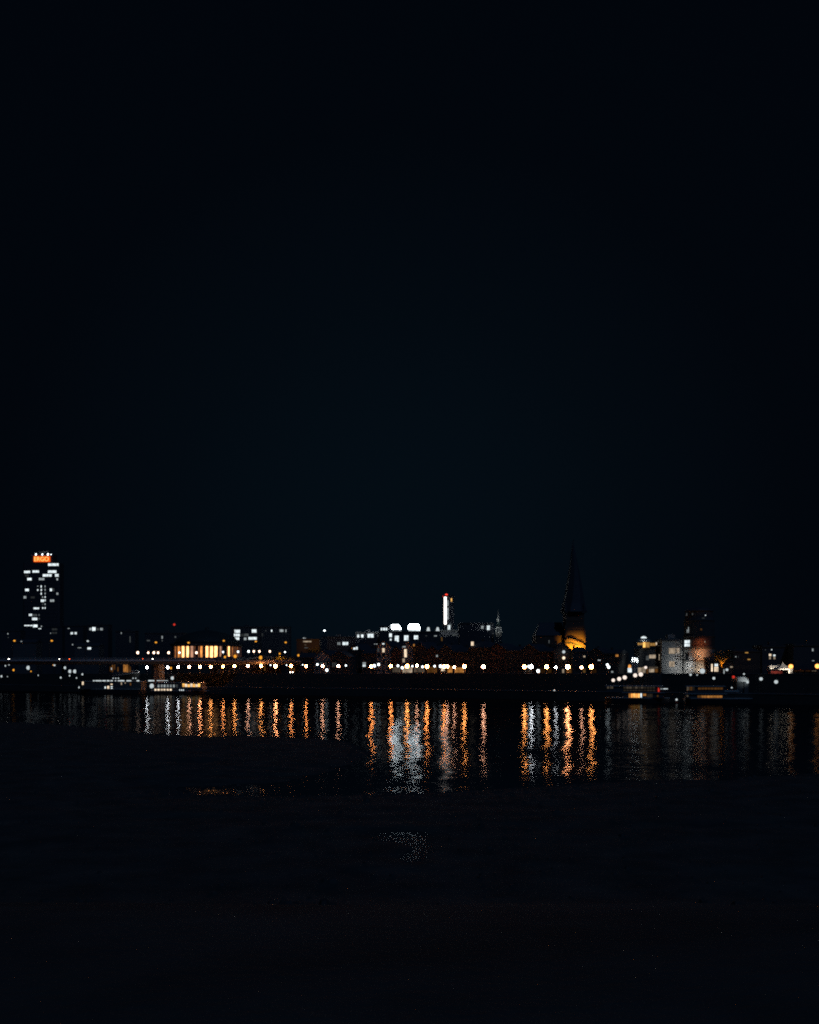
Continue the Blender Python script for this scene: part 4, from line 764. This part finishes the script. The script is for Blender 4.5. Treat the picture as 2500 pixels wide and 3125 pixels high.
# quay kiosk and lamps, right
kY = Yq(2266) + 12; kf = Front(2266, kY, 0, ZQ); o = thing('landing_kiosk', 'white lit kiosk on the lower quay below the orange tree', 'kiosk', kf.loc)
def K(x, y): return kf.s(zx(7, x)), kf.z(2266, zy(7, y))
MB().box(K(490, 0)[0], K(652, 0)[0], 0, 4, 0, K(0, 1185)[1]).box(K(592, 0)[0], K(655, 0)[0], -.6, 0, 0, K(0, 1226)[1] + 1.5).build('wall', 'grey_wall', o)
MB().add([(K(488, 0)[0], -.7, K(0, 1185)[1]), (K(656, 0)[0], -.7, K(0, 1185)[1]), (K(656, 0)[0], 5, K(0, 1185)[1]), (K(488, 0)[0], 5, K(0, 1185)[1]), (K(488, 0)[0], -.7, K(0, 1120)[1]), (K(600, 0)[0], -.7, K(0, 1110)[1]), (K(656, 0)[0], -.7, K(0, 1160)[1]), (K(488, 0)[0], 5, K(0, 1120)[1]), (K(600, 0)[0], 5, K(0, 1110)[1]), (K(656, 0)[0], 5, K(0, 1160)[1])],
         [(0, 1, 6, 5, 4), (3, 7, 8, 9, 2), (4, 5, 8, 7), (5, 6, 9, 8), (1, 2, 9, 6), (0, 4, 7, 3), (0, 3, 2, 1)]).build('fascia', 'canvas', o)
MB().ball(K(634, 0)[0], -1.0, K(0, 1192)[1], .42, 0, 10, 6).build('lamp', 'lamp_faint', o); light('kiosk_light', 'SPOT', (kf.p.x + K(600, 0)[0], kf.p.y - 3.0, ZQ + K(0, 1185)[1]), CW, 90, .2, (kf.p.x + K(590, 0)[0], kf.p.y, ZQ + K(0, 1155)[1]), 110)
GQ = 'lights down on the lower quay'
def quay_lamp(px, py, d, mt, k, r=.4, b=ZQ): lamp(px, py, Yq(px) + d, mt, k, GQ, r * .75, base=b, name='quay_lamp')
quay_lamp(2239, 2066, 9, 'red_glow', 'red light beside the white lit kiosk on the lower quay', .5)
quay_lamp(2323, 2072, 12, 'lamp_faint', 'white and red light alone on the lower quay right of the kiosk', .6); quay_lamp(2369, 2081, 10, 'lamp_faint', 'small white light on the lower quay below the peaked marquee', .65)
quay_lamp(2271, 2057, 20, 'lamp_faint', 'tiny white light just above the white lit kiosk', .32); quay_lamp(2179, 2070, 10, 'lamp_faint', 'small flat white light on the quay left of the kiosk', .5); quay_lamp(2108, 2059, 18, 'lamp_faint', 'slanting white light on the quay under the castle tower', .45); quay_lamp(2128, 2060, 18, 'lamp_faint', 'tiny white light right of the slanting one under the castle tower', .25)
quay_lamp(1692, 2108, 3, 'lamp_faint', 'single white light at the waterline below the church spire', .42)
# left quay lights
for px, py, d, mt, r, k in ((28, 2028, 30, 'lamp_faint', .42, 'white lamp on a tall post at the far left edge'), (17, 2032, 33, 'lamp_faint', .4, 'small dim white lamp left of the tall posted one'), (42, 2045, 30, 'lamp_sodium', .55, 'pinkish orange lamp at the far left below the road lamp'), (87, 2038, 30, 'lamp_faint', .95, 'white globe left of the big quay pair, under the sign topped tower'),
       (95, 2049, 29, 'lamp_sodium', .35, 'low red orange light beside the white globe under the tower'), (163, 2029, 31, 'lamp_sodium', .35, 'slim orange light touching a white one, left of the big quay pair'), (167, 2029, 30, 'lamp_faint', .6, 'slim white light touching an orange one, left of the big quay pair'), (199, 2038, 30, 'lamp_faint', .65, 'white lamp just up and left of the big quay pair'),
       (214, 2049, 29, 'lamp_faint', .8, 'left big white ball light of the quay pair'), (229, 2049, 29, 'lamp_faint', .85, 'right big white ball light of the quay pair'), (304, 2026, 32, 'lamp_sodium', .35, 'small orange red light under the bridge, left of two'), (323, 2026, 32, 'lamp_red', .3, 'small red light under the bridge, right of two'), (341, 2041, 30, 'lamp_faint', .5, 'twinkling light among orange glints under the bridge')):
    lamp(px, py, Yq(px) + d, mt, k, 'scattered lights on the left bank', r)
for px, py, mt, r, k in ((252, 2058, 'lamp_faint', .6, 'dim grey light low on the quay right of the big pair'), (186, 2068, 'lamp_faint', .6, 'small white light on the quay below left of the big pair'), (234, 2069, 'lamp_faint', .45, 'small warm white light straight below the big quay pair'), (213, 2062, 'lamp_faint', .5, 'white speck just under the left big ball light'), (117, 2061, 'lamp_faint', .4, 'tiny white light low on the quay under the sign topped tower'), (5, 2064, 'lamp_faint', .7, 'flat white light at the left edge of the quay'), (23, 2065, 'lamp_faint', .3, 'faint white speck beside the flat light at the left edge')):
    quay_lamp(px, py, 12, mt, k, r)
# posts under the bridge, the orange light on them painted as emission
p = W(380, HZ, Yq(380) + 34); o = thing('lit_railing', 'cluster of thin orange lit posts under the bridge left of the promenade lamps', 'railing', (p.x, p.y, ZP))
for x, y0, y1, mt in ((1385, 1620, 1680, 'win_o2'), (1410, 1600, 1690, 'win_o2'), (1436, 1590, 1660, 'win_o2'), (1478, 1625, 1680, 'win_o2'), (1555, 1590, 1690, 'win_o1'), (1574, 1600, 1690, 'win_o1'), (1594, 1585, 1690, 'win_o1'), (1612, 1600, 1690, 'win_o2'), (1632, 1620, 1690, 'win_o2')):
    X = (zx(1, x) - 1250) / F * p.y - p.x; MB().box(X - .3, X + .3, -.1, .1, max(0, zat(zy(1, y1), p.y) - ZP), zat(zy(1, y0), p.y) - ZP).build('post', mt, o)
MB().box((335 - 1250) / F * p.y - p.x, (404 - 1250) / F * p.y - p.x, -.05, .05, .55, .65).build('rail', 'iron', o)

# ------------------------------------------------------------------ ships
def ship(name, label, cat, px0, px1, wl, decks, ang=None, hullm='hull_dark', beam=9, bow=1, hull_py=None, wins=(), group=None):
    pc = (px0 + px1) / 2; Y = H * F / (wl - HZ); ang = tangent(pc) * .6 if ang is None else ang
    fr = Front(pc, Y, ang, 0); o = thing(name, label, cat, (fr.p.x, fr.p.y, 0), ang, group)
    x0, x1 = fr.s(px0), fr.s(px1); hh = fr.z(pc, hull_py); bl_ = beam * .9
    pl = [(x0 + 2.0, 0), (x1 - bl_, 0), (x1 - bl_ * .4, beam * .2), (x1, beam * .5), (x1 - bl_ * .4, beam * .8), (x1 - bl_, beam), (x0 + 2.0, beam), (x0 + .4, beam * .75), (x0, beam * .5), (x0 + .4, beam * .25)]
    if bow < 0: pl = [(x0 + x1 - x, y) for x, y in pl][::-1]
    MB().plan(pl, -.6, hh, sc1=1.0).build('hull', hullm, o)
    MB().plan([((x - (x0 + x1) / 2) * 1.004 + (x0 + x1) / 2, (y - beam / 2) * 1.03 + beam / 2) for x, y in pl], hh, hh + .18).build('rubbing_strake', 'white_paint', o)
    z = hh + .18; ins = .5
    for a_, b_, pt in decks:
        zt_ = fr.z(pc, pt); MB().box(fr.s(a_), fr.s(b_), ins, beam - ins, z, zt_ - .18).build('cabin', 'hull_dark' if ins > 1 else 'grey_wall', o); MB().box(fr.s(a_) - .4, fr.s(b_) + .4, ins - .4, beam - ins + .4, zt_ - .18, zt_).build('deck_roof', 'white_paint', o)
        z = zt_; ins += .12
    for wn in wins: add_windows(o, fr, [wn[:7]], off=wn[7] if len(wn) > 7 else .44)
    return o, fr
# moored event pontoon on the left with a string of light along the roof
o, sf = ship('restaurant_boat', 'long dark moored boat with a broken white light line along its roof', 'boat', 236, 436, 2118, [(250, 430, 2079)], hull_py=2104, ang=0, bow=-1,
    wins=[w(1, 1306, 1326, 1868, 1896, 'win_w0'), w(1, 1340, 1368, 1862, 1898, 'win_m0', 2, 2), w(1, 1382, 1408, 1834, 1850, 'win_m0', 2), w(1, 1384, 1408, 1864, 1878, 'win_w0', 2), w(1, 1386, 1408, 1886, 1898, 'win_w0', 2), w(1, 1510, 1528, 1818, 1850, 'win_m1', 1, 2), w(1, 1560, 1574, 1816, 1834, 'win_m1'), w(1, 1624, 1642, 1824, 1856, 'win_o2', 1, 2), w(1, 1022, 1046, 1808, 1850, 'win_m0', 1, 2), w(1, 980, 994, 1868, 1892, 'win_w0')])
for a_, b_ in ((1165, 1186), (1196, 1274), (1282, 1326), (1340, 1372), (1384, 1412), (1440, 1456), (1476, 1558), (1586, 1645), (1712, 1745)):
    MB().box(sf.s(zx(1, a_)), sf.s(zx(1, b_)), .0, .12, sf.z(340, zy(1, 1804)), sf.z(340, zy(1, 1790))).build('light_strip', 'led_strip', o)
for a_ in (1412, 1445, 1478, 1662, 1695): 
    x = sf.s(zx(1, a_)); MB().tube((x, .8, sf.z(340, 2079)), (x, .8, sf.z(340, 2071)), .05, .05).ball(x, .8, sf.z(340, 2070), .28, 1, 8, 6).build('deck_lamp', ['iron', 'lamp_faint'], o)
# passenger ship
o, sf = ship('passenger_ship', 'two deck passenger ship with rows of lit windows and a round white stern light', 'ship', 450, 632, 2119, [(466, 618, 2099), (474, 614, 2083)], hull_py=2109, ang=0, beam=10, wins=
    [w(2, 345 + 40.5 * i, 345 + 40.5 * i + 25, 902, 938, 'win_w1' if i < 6 else 'win_w2', 2, 2) + (.56,) for i in range(7)] + [w(2, 305 + 40 * i, 305 + 40 * i + 28, 958, 986, 'win_m0', 2, 1) + (.44,) for i in range(6)] + [w(2, 632 + 24 * i, 632 + 24 * i + 14, 966, 988, 'win_w0') + (.44,) for i in range(3)] +
    [w(2, 672 + 34 * i, 672 + 34 * i + 31, 888 + (i % 3) * 5, 934, 'win_m0' if i % 2 else 'win_y0', 2, 2) + (.56,) for i in range(7)])
x = sf.s(458); zc = sf.z(458, 2094); MB().tube((x, 3, sf.z(458, 2109)), (x, 3, zc), .12, .12).ball(x, 3, zc, .95, 1, 12, 8, 1.15).build('stern_light', ['iron', 'lamp_faint'], o)
for a_, b_ in ((417, 424), (430, 450), (453, 470), (488, 510)):
    pass
MB().box(sf.s(452), sf.s(470), .3, .5, sf.z(460, 2079.5), sf.z(460, 2075.5)).box(sf.s(478), sf.s(512), .3, .5, sf.z(500, 2078), sf.z(500, 2076.4)).build('light_strip', 'led_strip', o)
MB().tube((sf.s(560), 5, sf.z(560, 2083)), (sf.s(560), 5, sf.z(560, 2068)), .12, .06).build('mast', 'iron', o)
# gangway from promenade to the boat
pa, pb_ = W(345, 2063, Yq(345) + 20), W(424, 2053, Yq(424) + 26)
o = thing('gangway', 'dimly lit pale gangway sloping down from the promenade to the long boat', 'gangway', pa); dv = pb_ - pa; nv = Vector((0, 2.2, 0))
MB().add([(0, 0, 0), dv, dv + nv, nv, (0, 0, .25), dv + Vector((0, 0, .25)), dv + nv + Vector((0, 0, .25)), nv + Vector((0, 0, .25))], [(0, 3, 2, 1), (4, 5, 6, 7), (0, 1, 5, 4), (1, 2, 6, 5), (2, 3, 7, 6), (3, 0, 4, 7)]).build('walkway', 'white_paint', o)
rl = MB()
for i in range(9):
    q = dv * (i / 8); rl.tube(q + Vector((0, 0, .25)), q + Vector((0, 0, 1.3)), .04, .04, 5)
rl.tube((0, 0, 1.3), dv + Vector((0, 0, 1.3)), .05, .05, 5); rl.build('handrail', 'white_paint', o)
light('gangway_light', 'SPOT', W(415, 2044, Yq(415) + 20), CW, 260, .2, W(385, 2058, Yq(385) + 24), 110)
lamp(526.5, 2069.5, Yq(526) + 14, 'lamp_faint', 'single pinkish lamp on the quay just above the passenger ship', GQ, .7, base=ZQ, name='quay_lamp')
# right ships
o, sf = ship('excursion_boat', 'moored excursion boat with orange, yellow and white lower windows and a red flag light', 'boat', 1846, 2046, 2146, [(1902, 2026, 2113), (1852, 2022, 2093)], hull_py=2131, ang=tangent(1946) * .35, beam=8, wins=
    [w(6, 340 + 34 * i, 340 + 34 * i + 32, 1362, 1432, mt, 2, 1) + (.42,) for i, mt in enumerate(('win_o1', 'win_o0', 'win_y0', 'win_o0', 'win_y0'))] + [w(6, 514, 542, 1360, 1425, 'win_w0') + (.42,), w(6, 552, 604, 1364, 1400, 'win_o1', 2) + (.42,), w(6, 612, 652, 1368, 1420, 'win_m3', 2) + (.42,), w(6, 656, 700, 1368, 1420, 'win_m3', 2) + (.42,), w(6, 765, 790, 1385, 1415, 'win_o2') + (.42,)] +
    [w(6, 15, 48, 1258, 1290, 'win_m2', 2, 2) + (.52,), w(6, 60, 106, 1256, 1292, 'win_m2', 2, 2) + (.52,)] + [w(6, 262 + 44 * i, 262 + 44 * i + 36, 1258, 1292, 'win_m2' if i in (1, 2, 4, 6) else 'win_m3', 2, 1) + (.52,) for i in range(11)] + [w(6, 262 + 44 * i, 262 + 44 * i + 36, 1304, 1330, 'win_m3', 2, 1) + (.52,) for i in range(11)])
MB().box(sf.s(zx(6, 780)), sf.s(zx(6, 804)), .2, .35, sf.z(2010, zy(6, 1336)), sf.z(2010, zy(6, 1298))).add([(sf.s(zx(6, 780)), .25, sf.z(2010, zy(6, 1298))), (sf.s(zx(6, 804)), .25, sf.z(2010, zy(6, 1298))), (sf.s(zx(6, 786)), .25, sf.z(2010, zy(6, 1270)))], [(0, 1, 2)]).build('red_lantern', 'red_glow', o)
MB().box(sf.s(zx(6, 862)), sf.s(zx(6, 930)), .2, .5, sf.z(2030, zy(6, 1300)), sf.z(2030, zy(6, 1286))).box(sf.s(zx(6, 818)), sf.s(zx(6, 850)), .2, .5, sf.z(2030, zy(6, 1296)), sf.z(2030, zy(6, 1292))).build('light_strip', 'led_strip', o)
MB().box(sf.s(zx(6, 770)), sf.s(zx(6, 940)), .3, 6, sf.z(2030, 2108), sf.z(2030, 2107)).build('awning', 'dark_wall', o)
bo = W(2030.6, 2140.5, 330); tag(MB().lathe([(.5, -.5), (.55, .1), (.3, .35), (.12, .4), (.1, .9)], 10).ball(0, 0, 1.1, .36, 1, 10, 6).build('mooring_buoy', ['red_canvas', 'lamp_faint'], None, (bo.x, 330 - 14, 0)), 'small buoy with a white light floating off the bow of the orange windowed boat', 'buoy')
o, sf = ship('houseboat', 'dark moored boat with two long dull orange window rows below the kiosk', 'boat', 2088, 2300, 2148.5, [(2094, 2216, 2117), (2098, 2212, 2094)], hull_py=2133, ang=tangent(2190) * .35, beam=8, wins=
    [w(6, 1215, 1252, 1262, 1318, 'win_m2', 2, 2) + (.52,), w(6, 1256, 1298, 1262, 1318, 'win_o2', 2, 2) + (.52,), w(6, 1302, 1332, 1262, 1318, 'win_m3', 2, 2) + (.52,), w(6, 1212, 1240, 1385, 1415, 'win_m2') + (.42,)] +
    [(2131.5 + 9.6 * i, 2131.5 + 9.6 * i + 8.4, 2098, 2105, 'win_o2', 3, 1, .52) for i in range(8)] + [(2129 + 9.6 * i, 2129 + 9.6 * i + 9, 2122.5, 2130, 'win_o1' if i > 0 else 'win_o2', 3, 1, .42) for i in range(8)])
MB().box(sf.s(2212), sf.s(2256), .6, 5, sf.z(2235, 2112), sf.z(2235, 2107)).build('fore_deck', 'white_paint', o)
MB().tube((sf.s(2235), 2, sf.z(2235, 2107)), (sf.s(2235), 2, sf.z(2235, 2099.5)), .06, .06).ball(sf.s(2235), 2, sf.z(2235, 2099), .25, 1, 8, 5).build('bow_light', ['iron', 'lamp_faint'], o)

# ------------------------------------------------------------------ sky, night fill, camera
wd = bpy.data.worlds.new('World'); sc.world = wd; wd.use_nodes = True; nt = wd.node_tree; nt.nodes.clear(); N = nt.nodes.new; Lk = nt.links.new
wo = N('ShaderNodeOutputWorld'); bg = N('ShaderNodeBackground'); Lk(bg.outputs[0], wo.inputs[0])
sky = N('ShaderNodeTexSky'); sky.sky_type = 'NISHITA'; sky.sun_disc = False; sky.sun_elevation = R(-3); sky.sun_rotation = R(150)
bg2 = N('ShaderNodeBackground'); ad = N('ShaderNodeAddShader'); Lk(sky.outputs[0], bg.inputs[0]); bg.inputs[1].default_value = .0015
Lk(bg.outputs[0], ad.inputs[0]); Lk(bg2.outputs[0], ad.inputs[1]); Lk(ad.outputs[0], wo.inputs[0])
tc = N('ShaderNodeTexCoord'); dt = N('ShaderNodeVectorMath'); dt.operation = 'DOT_PRODUCT'; g_ = Vector((-.01, 1, .12)).normalized(); dt.inputs[1].default_value = g_
Lk(tc.outputs['Generated'], dt.inputs[0])
cr = N('ShaderNodeValToRGB'); el = cr.color_ramp.elements     # glow of the city's own light in the sky
el[0].position = .80; el[0].color = (.0005, .0014, .0032, 1); el[1].position = 1.0; el[1].color = (.0012, .0039, .0071, 1)
e = el.new(.93); e.color = (.0006, .0017, .0035, 1); e = el.new(.975); e.color = (.0009, .0028, .0052, 1)
Lk(dt.outputs['Value'], cr.inputs[0]); Lk(cr.outputs[0], bg2.inputs[0])
ml = bpy.data.lights.new('Moon', 'SUN'); ml.energy = .15; ml.angle = R(.5); ml.color = (.22, .48, 1.0)  # unseen bluish fill added to lift the dark ground and walls
mo = bpy.data.objects.new('Moon', ml); col.objects.link(mo); mo.rotation_euler = Vector((-.28, .6, -.8)).to_track_quat('-Z', 'Y').to_euler()

cam = bpy.data.cameras.new('Camera'); co = bpy.data.objects.new('Camera', cam); col.objects.link(co)
co.location = (0, 0, H); co.rotation_euler = (R(90), 0, 0); cam.sensor_fit = 'HORIZONTAL'; cam.sensor_width = 36; cam.lens = 36 * F / 2500
cam.shift_y = (HZ - 1562.5) / 2500; cam.clip_start = .1; cam.clip_end = 9000; sc.camera = co

sc.view_settings.view_transform = 'Standard'; sc.view_settings.look = 'None'; sc.view_settings.exposure = 0; sc.view_settings.gamma = 1
sc.render.engine = 'CYCLES'; cy = sc.cycles
cy.use_adaptive_sampling = False; cy.use_denoising = False   # the photograph is grainy too; cy.max_bounces = 4; cy.diffuse_bounces = 0; cy.glossy_bounces = 2; cy.transmission_bounces = 1
cy.caustics_reflective = False; cy.caustics_refractive = False; cy.sample_clamp_indirect = 3; cy.use_light_tree = True
cy.pixel_filter_type = 'BLACKMAN_HARRIS'; cy.filter_width = 1.9
